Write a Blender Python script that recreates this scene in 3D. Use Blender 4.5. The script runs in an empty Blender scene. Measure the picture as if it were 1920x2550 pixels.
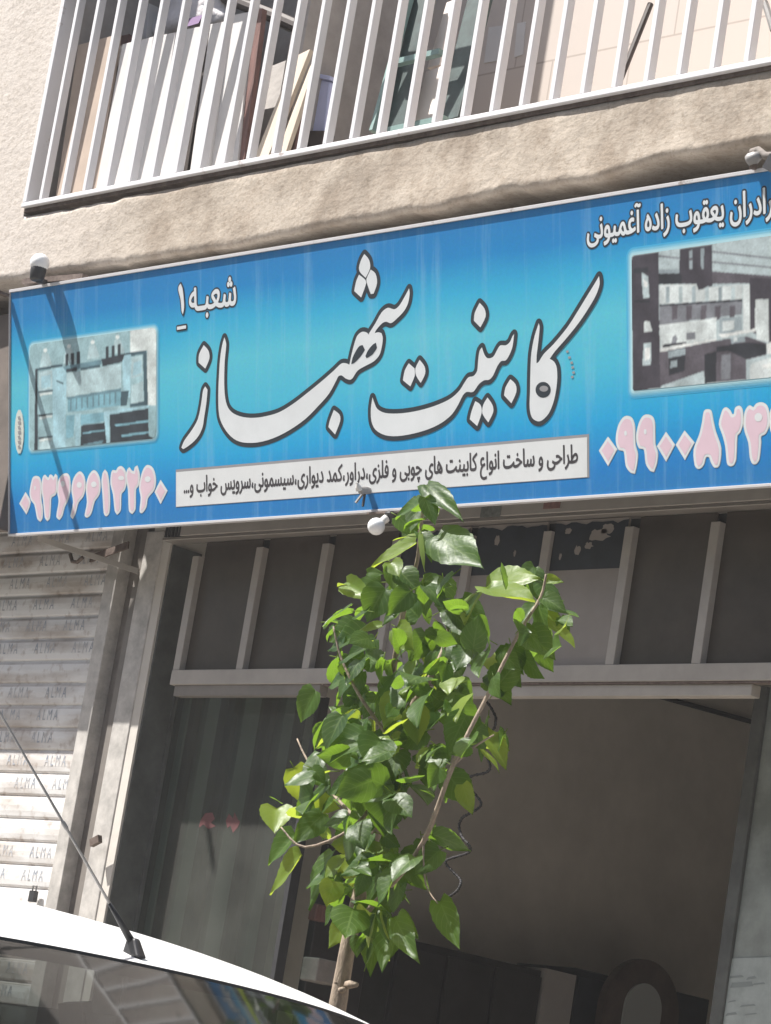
import bpy, bmesh, math, random
import numpy as np
from math import radians as rad, sin, cos, pi
from mathutils import Vector as V, Matrix, noise
from mathutils.geometry import tessellate_polygon, delaunay_2d_cdt
random.seed(11)
SC = bpy.context.scene
COL = SC.collection

# ------------------------------------------------------------------ camera, sky, sun, exposure
F, YAW, PITCH, ROLL = 8000.0, rad(48.8627), rad(11.7380), rad(9.3623)      # focal length in px of a 1920 x 2550 frame
CAM = V((0.0, -8.0, 1.3))
fw = V((-sin(YAW)*cos(PITCH), cos(YAW)*cos(PITCH), sin(PITCH)))
r0 = V((cos(YAW), sin(YAW), 0)); u0 = r0.cross(fw)
RT = cos(ROLL)*r0 + sin(ROLL)*u0; UP = -sin(ROLL)*r0 + cos(ROLL)*u0
cd = bpy.data.cameras.new('camera'); cam = bpy.data.objects.new('camera', cd); COL.objects.link(cam)
m = Matrix((RT, UP, -fw)).transposed().to_4x4(); m.translation = CAM; cam.matrix_world = m
cd.sensor_fit = 'VERTICAL'; cd.sensor_height = 36; cd.lens = 36*F/2550; cd.clip_start = 0.1; cd.clip_end = 3000
SC.camera = cam
SUN = V((0.50, 0.45, -1.0)).normalized()                                   # direction the sunlight travels
w = bpy.data.worlds.new('World'); SC.world = w; w.use_nodes = True
nt = w.node_tree; sky = nt.nodes.new('ShaderNodeTexSky'); sky.sky_type = 'NISHITA'; sky.sun_disc = False
sky.sun_elevation = math.asin(-SUN.z); sky.sun_rotation = math.atan2(-SUN.x, -SUN.y)
sky.dust_density = 2.5; sky.air_density = 1.0
bg = nt.nodes['Background']; bg.inputs[1].default_value = 0.066; nt.links.new(sky.outputs[0], bg.inputs[0])
sl = bpy.data.lights.new('sun', 'SUN'); sl.energy = 4.6; sl.angle = rad(0.5); sl.color = (1, .965, .92)
so = bpy.data.objects.new('sun', sl); COL.objects.link(so); so.rotation_euler = SUN.to_track_quat('-Z', 'Y').to_euler()
SC.view_settings.view_transform = 'Standard'; SC.view_settings.look = 'None'; SC.view_settings.gamma = 1
SC.view_settings.exposure = 1.2

# ------------------------------------------------------------------ measuring helpers: photo pixel -> point on a real plane
def ray(px, py): return RT*((px-960)/F) + UP*((1275-py)/F) + fw
def P(px, py, y):                                                          # on a plane parallel to the facade
    d = ray(px, py); return CAM + d*((y-CAM.y)/d.y)
def PX(px, py, x):                                                         # on a plane square to the facade
    d = ray(px, py); return CAM + d*((x-CAM.x)/d.x)

# ------------------------------------------------------------------ materials
def mat(name, col, rough=.6, metal=0, spec=.5, var=0, vscale=8, col2=None, bump=0, bscale=40, stretch=(1,1,1), trans=0, alpha=1, detail=6):
    M = bpy.data.materials.new(name); M.use_nodes = True; n = M.node_tree; b = n.nodes['Principled BSDF']
    b.inputs['Roughness'].default_value = rough; b.inputs['Metallic'].default_value = metal
    b.inputs['Specular IOR Level'].default_value = spec
    c = (*col, 1)
    b.inputs['Base Color'].default_value = c
    if var or col2 or bump:
        tc = n.nodes.new('ShaderNodeTexCoord'); mp = n.nodes.new('ShaderNodeMapping'); mp.inputs['Scale'].default_value = stretch
        n.links.new(tc.outputs['Object'], mp.inputs[0])
    if var or col2:
        nz = n.nodes.new('ShaderNodeTexNoise'); nz.inputs['Scale'].default_value = vscale; nz.inputs['Detail'].default_value = detail
        nz.inputs['Roughness'].default_value = .65
        n.links.new(mp.outputs[0], nz.inputs['Vector'])
        rp = n.nodes.new('ShaderNodeValToRGB')
        e = col2 if col2 else tuple(x*(1-var) for x in col)
        a = tuple(min(1, x*(1+var*.5)) for x in col)
        rp.color_ramp.elements[0].position = .33; rp.color_ramp.elements[0].color = (*e, 1)
        rp.color_ramp.elements[1].position = .67; rp.color_ramp.elements[1].color = (*a, 1)
        n.links.new(nz.outputs[0], rp.inputs[0]); n.links.new(rp.outputs[0], b.inputs['Base Color'])
    if bump:
        bz = n.nodes.new('ShaderNodeTexNoise'); bz.inputs['Scale'].default_value = bscale; bz.inputs['Detail'].default_value = 5
        n.links.new(mp.outputs[0], bz.inputs['Vector'])
        bp = n.nodes.new('ShaderNodeBump'); bp.inputs['Strength'].default_value = bump; bp.inputs['Distance'].default_value = .02
        n.links.new(bz.outputs[0], bp.inputs['Height']); n.links.new(bp.outputs[0], b.inputs['Normal'])
    return M
def glass(name, tint, clear, rough=.03, dirt=.0):
    M = bpy.data.materials.new(name); M.use_nodes = True; n = M.node_tree; n.nodes.clear()
    o = n.nodes.new('ShaderNodeOutputMaterial'); t = n.nodes.new('ShaderNodeBsdfTransparent'); t.inputs[0].default_value = (*[c*clear for c in tint], 1)
    g = n.nodes.new('ShaderNodeBsdfGlossy'); g.inputs['Roughness'].default_value = rough
    fr = n.nodes.new('ShaderNodeFresnel'); gm = n.nodes.new('ShaderNodeNewGeometry'); io = n.nodes.new('ShaderNodeMath'); io.operation = 'MULTIPLY_ADD'; io.inputs[1].default_value = 1/1.5-1.5; io.inputs[2].default_value = 1.5
    n.links.new(gm.outputs['Backfacing'], io.inputs[0]); n.links.new(io.outputs[0], fr.inputs[0])
    mx = n.nodes.new('ShaderNodeMixShader'); n.links.new(fr.outputs[0], mx.inputs[0]); n.links.new(t.outputs[0], mx.inputs[1]); n.links.new(g.outputs[0], mx.inputs[2])
    last = mx
    if dirt:
        d = n.nodes.new('ShaderNodeBsdfDiffuse'); d.inputs[0].default_value = (.45, .44, .40, 1)
        m2 = n.nodes.new('ShaderNodeMixShader')
        nz = n.nodes.new('ShaderNodeTexNoise'); nz.inputs['Scale'].default_value = 3; nz.inputs['Detail'].default_value = 8
        tc = n.nodes.new('ShaderNodeTexCoord'); n.links.new(tc.outputs['Object'], nz.inputs['Vector'])
        mt = n.nodes.new('ShaderNodeMath'); mt.operation = 'MULTIPLY'; mt.inputs[1].default_value = dirt*2
        n.links.new(nz.outputs[0], mt.inputs[0]); n.links.new(mt.outputs[0], m2.inputs[0])
        n.links.new(mx.outputs[0], m2.inputs[1]); n.links.new(d.outputs[0], m2.inputs[2]); last = m2
    n.links.new(last.outputs[0], o.inputs[0]); return M

MT = {}
MT['white_paint'] = mat('white_paint', (.62, .61, .615), .42, var=.12, vscale=9, col2=None)
e_ = MT['white_paint'].node_tree.nodes['Color Ramp'].color_ramp.elements; e_[0].position = .30; e_[0].color = (.36, .30, .265, 1); e_[1].position = .37
MT['dirty_white'] = mat('dirty_white', (.72, .70, .66), .55, var=.25, vscale=20)
MT['beige_metal'] = mat('beige_metal', (.37, .34, .305), .5, var=.14, vscale=5, bump=.04, bscale=9)
MT['beige_dark'] = mat('beige_dark', (.20, .18, .16), .5, var=.2, vscale=6)
MT['grey_metal'] = mat('grey_metal', (.30, .29, .28), .45, var=.25, vscale=12)
MT['rusty_metal'] = mat('rusty_metal', (.125, .095, .078), .7, var=.5, vscale=30, col2=(.07, .045, .035))
MT['dark_metal'] = mat('dark_metal', (.035, .035, .037), .5, var=.3, vscale=15)
MT['black_plastic'] = mat('black_plastic', (.02, .02, .022), .45)
MT['rubber'] = mat('rubber', (.025, .025, .026), .8, var=.3, vscale=60)
MT['bulb_glass'] = mat('bulb_glass', (.86, .86, .85), .25)
MT['shade_dark'] = mat('dark_board', (.068, .055, .045), .28, var=.3, vscale=4)  # dark brown of the transom panes
MT['sheet_panel'] = mat('sheet_panel', (.27, .24, .215), .6, var=.12, vscale=4)
MT['film'] = mat('film', (.022, .027, .036), .35, var=.3, vscale=10)
MT['wall_inside'] = mat('wall_inside', (.58, .545, .49), .8, var=.12, vscale=3, bump=.06, bscale=25)
MT['wall_cream'] = mat('wall_cream', (.80, .72, .655), .7, var=.05, vscale=2)
MT['wall_grey'] = mat('wall_grey', (.36, .335, .315), .85, var=.2, vscale=6, bump=.15, bscale=30)
MT['concrete_dark'] = mat('concrete_dark', (.22, .195, .175), .9, var=.35, vscale=6, bump=.3, bscale=20)
MT['ceiling'] = mat('ceiling', (.33, .31, .30), .8, var=.1, vscale=4)
MT['melamine'] = mat('melamine', (.60, .58, .56), .45, var=.06, vscale=5)
MT['kraft'] = mat('kraft', (.43, .345, .28), .7, var=.12, vscale=6)
MT['pine'] = mat('pine', (.60, .52, .42), .6, var=.12, vscale=5, stretch=(8,8,1))
MT['redwood'] = mat('redwood', (.17, .085, .07), .55, var=.35, vscale=7, stretch=(8,8,1))
MT['dark_wood'] = mat('dark_wood', (.06, .045, .04), .6, var=.4, vscale=8)
MT['bin_blue'] = mat('bin_blue', (.52, .56, .80), .4, var=.06, vscale=5)
MT['green_metal'] = mat('green_metal', (.035, .062, .058), .45, var=.45, vscale=18)
MT['green_light'] = mat('green_light', (.22, .33, .31), .45, var=.2, vscale=18)
MT['sack'] = mat('sack', (.66, .63, .63), .7, var=.15, vscale=12, bump=.2, bscale=60)
MT['purple'] = mat('purple', (.13, .06, .17), .6)
MT['asphalt'] = mat('asphalt', (.10, .098, .095), .9, var=.35, vscale=25, bump=.4, bscale=180)
MT['paving'] = mat('paving', (.34, .31, .275), .85, var=.25, vscale=9, bump=.2, bscale=50)
MT['kerb'] = mat('kerb', (.40, .38, .35), .85, var=.2, vscale=9, bump=.2, bscale=50)
MT['bark'] = mat('bark', (.30, .235, .175), .8, var=.4, vscale=22, stretch=(3,3,1), bump=.3, bscale=60)
MT['car_paint'] = mat('car_paint', (.70, .70, .69), .34, spec=.3)
bsdf = MT['car_paint'].node_tree.nodes['Principled BSDF']; bsdf.inputs['Coat Weight'].default_value = .0; bsdf.inputs['Coat Roughness'].default_value = .04
MT['seat'] = mat('seat', (.16, .16, .155), .85, var=.2, vscale=40)
MT['chrome'] = mat('chrome', (.6, .6, .62), .2, metal=1)
MT['lamp_lens'] = mat('lamp_lens', (.75, .75, .76), .12)
MT['tail_red'] = mat('tail_red', (.35, .02, .02), .2)
MT['windshield'] = glass('windshield', (.60, .68, .66), .26, .05, .012)
MT['clear_glass'] = glass('clear_glass', (.70, .80, .76), .72, .04, .085)
MT['dark_glass'] = glass('dark_glass', (.5, .46, .42), .42, .10, .10)
MT['shop_strip'] = mat('shop_strip', (.50, .56, .53), .5, var=.2, vscale=4)
MT['shop_strip_dark'] = mat('shop_strip_dark', (.12, .12, .115), .6, var=.3, vscale=4)
MT['frame_dark'] = mat('frame_dark', (.10, .105, .10), .5, var=.3, vscale=9)
MT['fascia_brown'] = mat('fascia_brown', (.13, .105, .088), .7, var=.3, vscale=6)
MT['post_paint'] = mat('post_paint', (.50, .475, .44), .5, var=.3, vscale=14)
MT['notice_ink'] = mat('notice_ink', (.24, .27, .265), .5)
MT['notice_paper'] = mat('notice_paper', (.38, .42, .41), .5, var=.2, vscale=12)
MT['red_paint'] = mat('red_paint', (.13, .05, .05), .6, var=.2, vscale=30)
MT['cabinet_dark'] = mat('cabinet_dark', (.035, .032, .033), .45, var=.3, vscale=4)
MT['mirror_wood'] = mat('mirror_wood', (.085, .06, .05), .45, var=.4, vscale=8)
MT['mirror'] = mat('mirror', (.34, .355, .35), .15)
MT['mural'] = mat('frosted_panel', (.27, .295, .28), .35, var=.35, vscale=5)

def stucco_mat():
    M = mat('stucco', (.62, .53, .43), .92, bump=.21, bscale=34, stretch=(1, 1, 1.5), detail=10); n = M.node_tree; b = n.nodes['Principled BSDF']
    tc = n.nodes.new('ShaderNodeTexCoord'); sx = n.nodes.new('ShaderNodeSeparateXYZ'); n.links.new(tc.outputs['Object'], sx.inputs[0])
    def nz(scale, st, det=8):
        mp = n.nodes.new('ShaderNodeMapping'); mp.inputs['Scale'].default_value = st; n.links.new(tc.outputs['Object'], mp.inputs[0])
        a = n.nodes.new('ShaderNodeTexNoise'); a.inputs['Scale'].default_value = scale; a.inputs['Detail'].default_value = det; a.inputs['Roughness'].default_value = .62
        n.links.new(mp.outputs[0], a.inputs['Vector']); return a
    def ramp(src, p0, c0, p1, c1):
        r = n.nodes.new('ShaderNodeValToRGB'); r.color_ramp.elements[0].position = p0; r.color_ramp.elements[0].color = (*c0, 1)
        r.color_ramp.elements[1].position = p1; r.color_ramp.elements[1].color = (*c1, 1); n.links.new(src, r.inputs[0]); return r
    def mix(fac, a, c, mode='MIX'):
        x = n.nodes.new('ShaderNodeMix'); x.data_type = 'RGBA'; x.blend_type = mode
        if isinstance(fac, float): x.inputs[0].default_value = fac
        else: n.links.new(fac, x.inputs[0])
        n.links.new(a, x.inputs[6]); n.links.new(c, x.inputs[7]); return x.outputs[2]
    beam = ramp(nz(3.2, (1, 1, 1)).outputs[0], .32, (.335, .285, .23), .66, (.49, .425, .35))
    stain = ramp(nz(4.5, (1.1, 1, .8)).outputs[0], .34, (.66, .62, .58), .56, (1, 1, 1))
    c1 = mix(1.0, beam.outputs[0], stain.outputs[0], 'MULTIPLY')
    wall = ramp(nz(2.6, (1, 1, .5)).outputs[0], .3, (.48, .43, .38), .7, (.55, .50, .45))
    mr = n.nodes.new('ShaderNodeMapRange'); mr.inputs[1].default_value = -10.75; mr.inputs[2].default_value = -9.9; n.links.new(sx.outputs[0], mr.inputs[0])
    c2 = mix(mr.outputs[0], wall.outputs[0], c1)
    grit = ramp(nz(75, (1, 1, 1), 4).outputs[0], .34, (.80, .78, .75), .50, (1, 1, 1)); c2 = mix(1.0, c2, grit.outputs[0], 'MULTIPLY')
    n.links.new(c2, b.inputs['Base Color']); return M
MT['stucco'] = stucco_mat()
def brick_mat():
    M = mat('cream_block', (.80, .71, .64), .75); n = M.node_tree; b = n.nodes['Principled BSDF']
    tc = n.nodes.new('ShaderNodeTexCoord'); mp = n.nodes.new('ShaderNodeMapping'); mp.inputs['Rotation'].default_value = (rad(90), 0, 0)
    n.links.new(tc.outputs['Object'], mp.inputs[0])
    br = n.nodes.new('ShaderNodeTexBrick'); br.inputs['Color1'].default_value = (.54, .48, .435, 1); br.inputs['Color2'].default_value = (.535, .465, .41, 1)
    br.inputs['Mortar'].default_value = (.40, .34, .295, 1); br.inputs['Scale'].default_value = 1; br.inputs['Mortar Size'].default_value = .004
    br.inputs['Brick Width'].default_value = .42; br.inputs['Row Height'].default_value = .40
    n.links.new(mp.outputs[0], br.inputs['Vector']); n.links.new(br.outputs[0], b.inputs['Base Color']); return M
MT['cream_block'] = brick_mat()
def shutter_mat():
    M = mat('shutter_metal', (.60, .57, .54), .5, bump=.08, bscale=30); n = M.node_tree; b = n.nodes['Principled BSDF']
    tc = n.nodes.new('ShaderNodeTexCoord')
    def nz(scale, st):
        mp = n.nodes.new('ShaderNodeMapping'); mp.inputs['Scale'].default_value = st; n.links.new(tc.outputs['Object'], mp.inputs[0])
        a = n.nodes.new('ShaderNodeTexNoise'); a.inputs['Scale'].default_value = scale; a.inputs['Detail'].default_value = 9; n.links.new(mp.outputs[0], a.inputs['Vector']); return a
    r = n.nodes.new('ShaderNodeValToRGB'); r.color_ramp.elements[0].position = .36; r.color_ramp.elements[0].color = (.48, .43, .385, 1)
    r.color_ramp.elements[1].position = .56; r.color_ramp.elements[1].color = (.74, .73, .71, 1)
    n.links.new(nz(5, (.5, 1, 2.2)).outputs[0], r.inputs[0])
    r2 = n.nodes.new('ShaderNodeValToRGB'); r2.color_ramp.elements[0].position = .28; r2.color_ramp.elements[0].color = (.66, .60, .56, 1)
    r2.color_ramp.elements[1].position = .45; r2.color_ramp.elements[1].color = (1, 1, 1, 1)
    n.links.new(nz(22, (1, 1, 1)).outputs[0], r2.inputs[0])
    x = n.nodes.new('ShaderNodeMix'); x.data_type = 'RGBA'; x.blend_type = 'MULTIPLY'; x.inputs[0].default_value = 1
    n.links.new(r.outputs[0], x.inputs[6]); n.links.new(r2.outputs[0], x.inputs[7])
    sz = n.nodes.new('ShaderNodeSeparateXYZ'); n.links.new(tc.outputs['Object'], sz.inputs[0])                  # grime held along the seam of every slat
    def mth(op, a_, v_): q = n.nodes.new('ShaderNodeMath'); q.operation = op; n.links.new(a_, q.inputs[0]); q.inputs[1].default_value = v_; return q.outputs[0]
    fr = mth('FRACT', mth('DIVIDE', mth('SUBTRACT', sz.outputs[2], P(100, 1645, -.27).z-.0945*60-.3), .0945), 0)
    wd = n.nodes.new('ShaderNodeMapRange'); wd.inputs[1].default_value = .22; wd.inputs[2].default_value = .02; wd.inputs[3].default_value = 0; wd.inputs[4].default_value = .75; n.links.new(fr, wd.inputs[0])
    gm = n.nodes.new('ShaderNodeMath'); gm.operation = 'MULTIPLY'; n.links.new(wd.outputs[0], gm.inputs[0]); n.links.new(nz(7, (1, 1, .3)).outputs[0], gm.inputs[1])
    y = n.nodes.new('ShaderNodeMix'); y.data_type = 'RGBA'; n.links.new(gm.outputs[0], y.inputs[0]); n.links.new(x.outputs[2], y.inputs[6]); y.inputs[7].default_value = (.20, .145, .11, 1)
    n.links.new(y.outputs[2], b.inputs['Base Color']); return M
MT['shutter_metal'] = shutter_mat()
def leaf_mat(name, c, c2, tr):
    M = bpy.data.materials.new(name); M.use_nodes = True; n = M.node_tree; b = n.nodes['Principled BSDF']; out = n.nodes['Material Output']
    tc = n.nodes.new('ShaderNodeTexCoord'); nz = n.nodes.new('ShaderNodeTexNoise'); nz.inputs['Scale'].default_value = 9; nz.inputs['Detail'].default_value = 4
    n.links.new(tc.outputs['Object'], nz.inputs['Vector'])
    r = n.nodes.new('ShaderNodeValToRGB'); r.color_ramp.elements[0].position = .35; r.color_ramp.elements[0].color = (*c, 1)
    r.color_ramp.elements[1].position = .65; r.color_ramp.elements[1].color = (*c2, 1); n.links.new(nz.outputs[0], r.inputs[0])
    n.links.new(r.outputs[0], b.inputs['Base Color']); b.inputs['Roughness'].default_value = .42; b.inputs['Specular IOR Level'].default_value = .34
    bz = n.nodes.new('ShaderNodeTexNoise'); bz.inputs['Scale'].default_value = 38; n.links.new(tc.outputs['Object'], bz.inputs['Vector'])
    bp = n.nodes.new('ShaderNodeBump'); bp.inputs['Strength'].default_value = .22; bp.inputs['Distance'].default_value = .01
    n.links.new(bz.outputs[0], bp.inputs['Height']); n.links.new(bp.outputs[0], b.inputs['Normal'])
    at = n.nodes.new('ShaderNodeAttribute'); at.attribute_name = 'leafpos'; sx = n.nodes.new('ShaderNodeSeparateXYZ'); n.links.new(at.outputs['Vector'], sx.inputs[0])
    def mth(op, a_, b_=None, c_=None):
        q = n.nodes.new('ShaderNodeMath'); q.operation = op
        for k_, v_ in enumerate((a_, b_, c_)):
            if v_ is None: continue
            if isinstance(v_, (int, float)): q.inputs[k_].default_value = v_
            else: n.links.new(v_, q.inputs[k_])
        return q.outputs[0]
    au = mth('ABSOLUTE', sx.outputs[0]); ph = mth('MULTIPLY_ADD', sx.outputs[1], 6.0, mth('MULTIPLY', au, -2.2)); fr_ = mth('ABSOLUTE', mth('SUBTRACT', mth('FRACT', ph), .5))
    vein = mth('MAXIMUM', mth('LESS_THAN', fr_, .06), mth('LESS_THAN', au, .05))                                       # midrib and side veins
    vm = n.nodes.new('ShaderNodeMix'); vm.data_type = 'RGBA'; n.links.new(mth('MULTIPLY', vein, .55), vm.inputs[0]); n.links.new(r.outputs[0], vm.inputs[6]); vm.inputs[7].default_value = (.15, .22, .07, 1); n.links.new(vm.outputs[2], b.inputs['Base Color'])
    n.links.new(mth('ADD', bz.outputs[0], mth('MULTIPLY', vein, -.5)), bp.inputs['Height'])
    t = n.nodes.new('ShaderNodeBsdfTranslucent'); t.inputs[0].default_value = (*tr, 1)
    a = n.nodes.new('ShaderNodeMixShader'); a.inputs[0].default_value = .45
    n.links.new(b.outputs[0], a.inputs[1]); n.links.new(t.outputs[0], a.inputs[2]); n.links.new(a.outputs[0], out.inputs[0]); return M
MT['leaf'] = leaf_mat('leaf', (.020, .050, .013), (.046, .098, .020), (.19, .33, .025))
MT['leaf_young'] = leaf_mat('leaf_young', (.085, .155, .025), (.14, .21, .032), (.42, .52, .045))

# ------------------------------------------------------------------ mesh helpers
class MB:
    def __init__(s): s.v = []; s.f = []; s.m = []; s.mats = []
    def mi(s, mname):
        if mname not in s.mats: s.mats.append(mname)
        return s.mats.index(mname)
    def add(s, vs, fs, mname):
        o = len(s.v); k = s.mi(mname); s.v += [tuple(v) for v in vs]
        for f in fs: s.f.append(tuple(i+o for i in f)); s.m.append(k)
    def hexa(s, b, t, mname):                                              # 4 bottom + 4 top points
        s.add(list(b)+list(t), [(3,2,1,0),(4,5,6,7),(0,1,5,4),(1,2,6,5),(2,3,7,6),(3,0,4,7)], mname)
    def box(s, x0, x1, y0, y1, z0, z1, mname):
        s.hexa([(x0,y0,z0),(x1,y0,z0),(x1,y1,z0),(x0,y1,z0)], [(x0,y0,z1),(x1,y0,z1),(x1,y1,z1),(x0,y1,z1)], mname)
    def tube(s, pts, r, mname, n=8, cap=True):
        pts = [V(p) for p in pts]; rs = r if isinstance(r, (list, tuple)) else [r]*len(pts); vs = []; fs = []; ref = None
        for i, p in enumerate(pts):
            d = (pts[min(i+1, len(pts)-1)]-pts[max(i-1, 0)]).normalized()
            if ref is None: ref = d.orthogonal().normalized()
            ref = (ref-d*ref.dot(d)).normalized(); b = d.cross(ref)
            for k in range(n): a = 2*pi*k/n; vs.append(p+(ref*cos(a)+b*sin(a))*rs[i])
        for i in range(len(pts)-1):
            for k in range(n): fs.append((i*n+k, i*n+(k+1) % n, (i+1)*n+(k+1) % n, (i+1)*n+k))
        if cap: fs += [tuple(range(n))[::-1], tuple((len(pts)-1)*n+k for k in range(n))]
        s.add(vs, fs, mname)
    def lathe(s, base, axis, prof, mname, n=20):                           # prof = [(distance along axis, radius)]
        axis = V(axis).normalized(); s.tube([V(base)+axis*h for h, _ in prof], [max(r, .0004) for _, r in prof], mname, n)
    def bar(s, a, b, wdir, w_, d_, mname):                                 # rectangular bar from a to b
        a, b = V(a), V(b); d = (b-a).normalized(); wd = (V(wdir)-d*V(wdir).dot(d)).normalized(); n_ = d.cross(wd)
        q = [wd*w_/2*sx+n_*d_/2*sy for sx, sy in ((-1,-1),(1,-1),(1,1),(-1,1))]
        s.hexa([a+k for k in q], [b+k for k in q], mname)
    def build(s, name, parent=None, smooth=False, bevel=0):
        me = bpy.data.meshes.new(name); me.from_pydata(s.v, [], s.f)
        for k in s.mats: me.materials.append(MT[k])
        me.polygons.foreach_set('material_index', s.m)
        bm = bmesh.new(); bm.from_mesh(me); bmesh.ops.recalc_face_normals(bm, faces=bm.faces)
        if bevel: bmesh.ops.bevel(bm, geom=bm.edges[:], offset=bevel, segments=2, profile=.5, affect='EDGES', clamp_overlap=True)
        bm.to_mesh(me); bm.free()
        if smooth: me.polygons.foreach_set('use_smooth', [True]*len(me.polygons))
        o = bpy.data.objects.new(name, me); COL.objects.link(o)
        if parent: o.parent = parent; o.matrix_parent_inverse = parent.matrix_world.inverted() if False else Matrix.Translation(-parent.location)
        return o
def thing(name, label, cat, loc=(0,0,0), group=None):
    o = bpy.data.objects.new(name, None); COL.objects.link(o); o.location = loc; o.empty_display_size = .1
    o['label'] = label; o['category'] = cat
    if group: o['group'] = group
    return o
def tag(o, label, cat, group=None):
    o['label'] = label; o['category'] = cat
    if group: o['group'] = group
    return o
def structure(o): o['kind'] = 'structure'; return o

# ------------------------------------------------------------------ ground
b = MB(); b.box(-95, 55, -12.5, -3.2, -.3, .15, 'asphalt'); structure(b.build('road'))
b = MB(); b.box(-100, 60, -40, 30, -1.2, -.301, 'asphalt'); structure(b.build('ground'))
b = MB()
for i in range(-60, 61): b.box(i*.8, i*.8+.79, -3.2, -3.06, -.2, .30, 'kerb')
structure(b.build('kerb'))
b = MB(); b.box(-95, 55, -3.058, -.24, -.2, .295, 'paving'); structure(b.build('pavement'))
b = MB(); b.box(-95, 55, -16, -12.502, -.3, .28, 'paving'); structure(b.build('far_pavement'))

# ------------------------------------------------------------------ the building
YF = -.78                                                                  # face of the rendered balcony beam
OX, OZ = -10.835, 4.985                                                    # corner of the balcony opening
bld = thing('apartment_building', 'beige rendered building front with rough plaster beam under a grilled balcony', 'building', (-9, 0, .3))
BOT = [(-14, 4.70), (-10.9, 4.70), (-10.5, 4.702), (-10.01, 4.692), (-9.4, 4.685), (-8.83, 4.707), (-8.3, 4.70), (-7.87, 4.724), (-7.5, 4.708), (-7.2, 4.745), (-6.74, 4.75), (-2, 4.74)]
def lerp(tab, x):
    for (a, p), (c, q) in zip(tab, tab[1:]):
        if x <= c: return p+(q-p)*max(0, (x-a))/(c-a)
    return tab[-1][1]
def bottom(x): return lerp(BOT, x) + .012*noise.noise((x*5.5, 3.1, 0)) + .007*noise.noise((x*21, 1.2, 0))
def relief(x, z): return .004*noise.noise((x*4, z*5, 7)) + .002*noise.noise((x*13, z*15, 2)) + .0009*noise.noise((x*42, z*46, 5))
xs = []
x = -14.0
while x < -2:
    xs.append(x); x += .016 if -11.4 < x < -6.3 else .12
xs.append(-2.0)
b = MB()
# tall wall left of the balcony corner, shallow beam right of it; one profile of points per x
def amp(x): return .45+.55*min(1, max(0, (x-OX)/.3))
def beam_row(x, tall):
    bz = bottom(x)
    if tall: tz = 6.2; pr = []; N = 96
    else:
        tz = 4.968+.006*min(4, x-OX)+.005*noise.noise((x*9, 0, 4))
        if -10.6 < x < -9.6: tz -= .014*max(0, noise.noise((x*7+2, 0, 9)))
        pr = [(.72, tz), (YF+.05, tz)]; N = 18
    for i in range(N+1):
        z = tz+(bz-tz)*i/N; pr.append((YF-relief(x, z)*amp(x)+(.012 if i == N else 0)+(.004 if i == 0 and not tall else 0), z))
    for yy, dz in ((YF+.016, -.0015), (YF+.022, -.002), (YF+.06, -.002), (YF+.12, .002), (YF+.25, .008), (-.2, .01), (.72, .01)): pr.append((yy, bz+dz+(.012*noise.noise((x*6, yy*9, 3)) if yy > YF+.06 else 0)))
    return [(x, y, z) for y, z in pr]
for tall in (True, False):
    xr = [x for x in xs if (-12.4 < x < OX) == tall and (tall or x > OX)]; xr = [-12.4]+xr+[OX] if tall else [OX]+xr
    rows = [beam_row(x, tall) for x in xr]; n = len(rows[0])
    fs = [(i*n+k, (i+1)*n+k, (i+1)*n+k+1, i*n+k+1) for i in range(len(rows)-1) for k in range(n-1)]
    b.add([p for r in rows for p in r], fs, 'stucco')
b.add([(-14,YF,4.7),(-12.4,YF,4.7),(-12.4,YF,10.19),(-14,YF,10.19)], [(0,1,2,3)], 'stucco')
b.add([(-12.4,YF,6.2),(OX,YF,6.2),(OX,YF,10.19),(-12.4,YF,10.19)], [(0,1,2,3)], 'stucco')
b.add([(OX,YF+.001,OZ-.01),(OX,.7,OZ-.01),(OX,.7,10.19),(OX,YF+.001,10.19)], [(0,1,2,3)], 'wall_grey')
b.build('plaster_wall', bld, smooth=True)
# upper storeys (above the picture; the car's windscreen mirrors them)
b = MB()
b.box(-16, 3, YF, .7, 10.2, 10.7, 'stucco'); b.box(-16, 3, .1, .7, 10.7, 17.2, 'cream_block')
for z in (13.2, 16.4): b.box(-16, 3, YF, .099, z, z+.5, 'stucco')
for xx in range(-15, 3, 2):
    for z in (11.1, 14.0): b.box(xx, xx+1.1, .085, .12, z, z+1.5, 'dark_metal')
b.box(-16, 3, .701, 9, 5.2, 17.2, 'wall_grey')
b.build('upper_storey', bld)
b = MB()
for z in (10.705, 13.705):
    for k in range(120): xx = -15.9+k*.155; b.box(xx, xx+.025, YF+.02, YF+.06, z, z+.95, 'white_paint')
    b.box(-16, 3, YF+.015, YF+.065, z+.955, z+1.0, 'white_paint')
b.build('upper_grille', bld)
# balcony interior
b = MB(); b.box(OX-.2, 3, -.01, .07, 5.0, 10.198, 'cream_block'); b.build('balcony_back_wall', bld)
b = MB(); b.box(-9.44, -9.355, -.64, -.013, 4.99, 7.6, 'wall_grey'); b.build('balcony_partition', bld)
b = MB(); b.box(-10.83, -9.445, -.09, -.014, 4.99, 7.6, 'wall_grey'); b.build('storage_wall', bld)
b = MB(); b.box(-10.83, -9.36, -.66, -.014, 6.62, 6.66, 'grey_metal'); b.build('storage_canopy', bld)  # unseen canopy added to shade the storage wall
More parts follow.
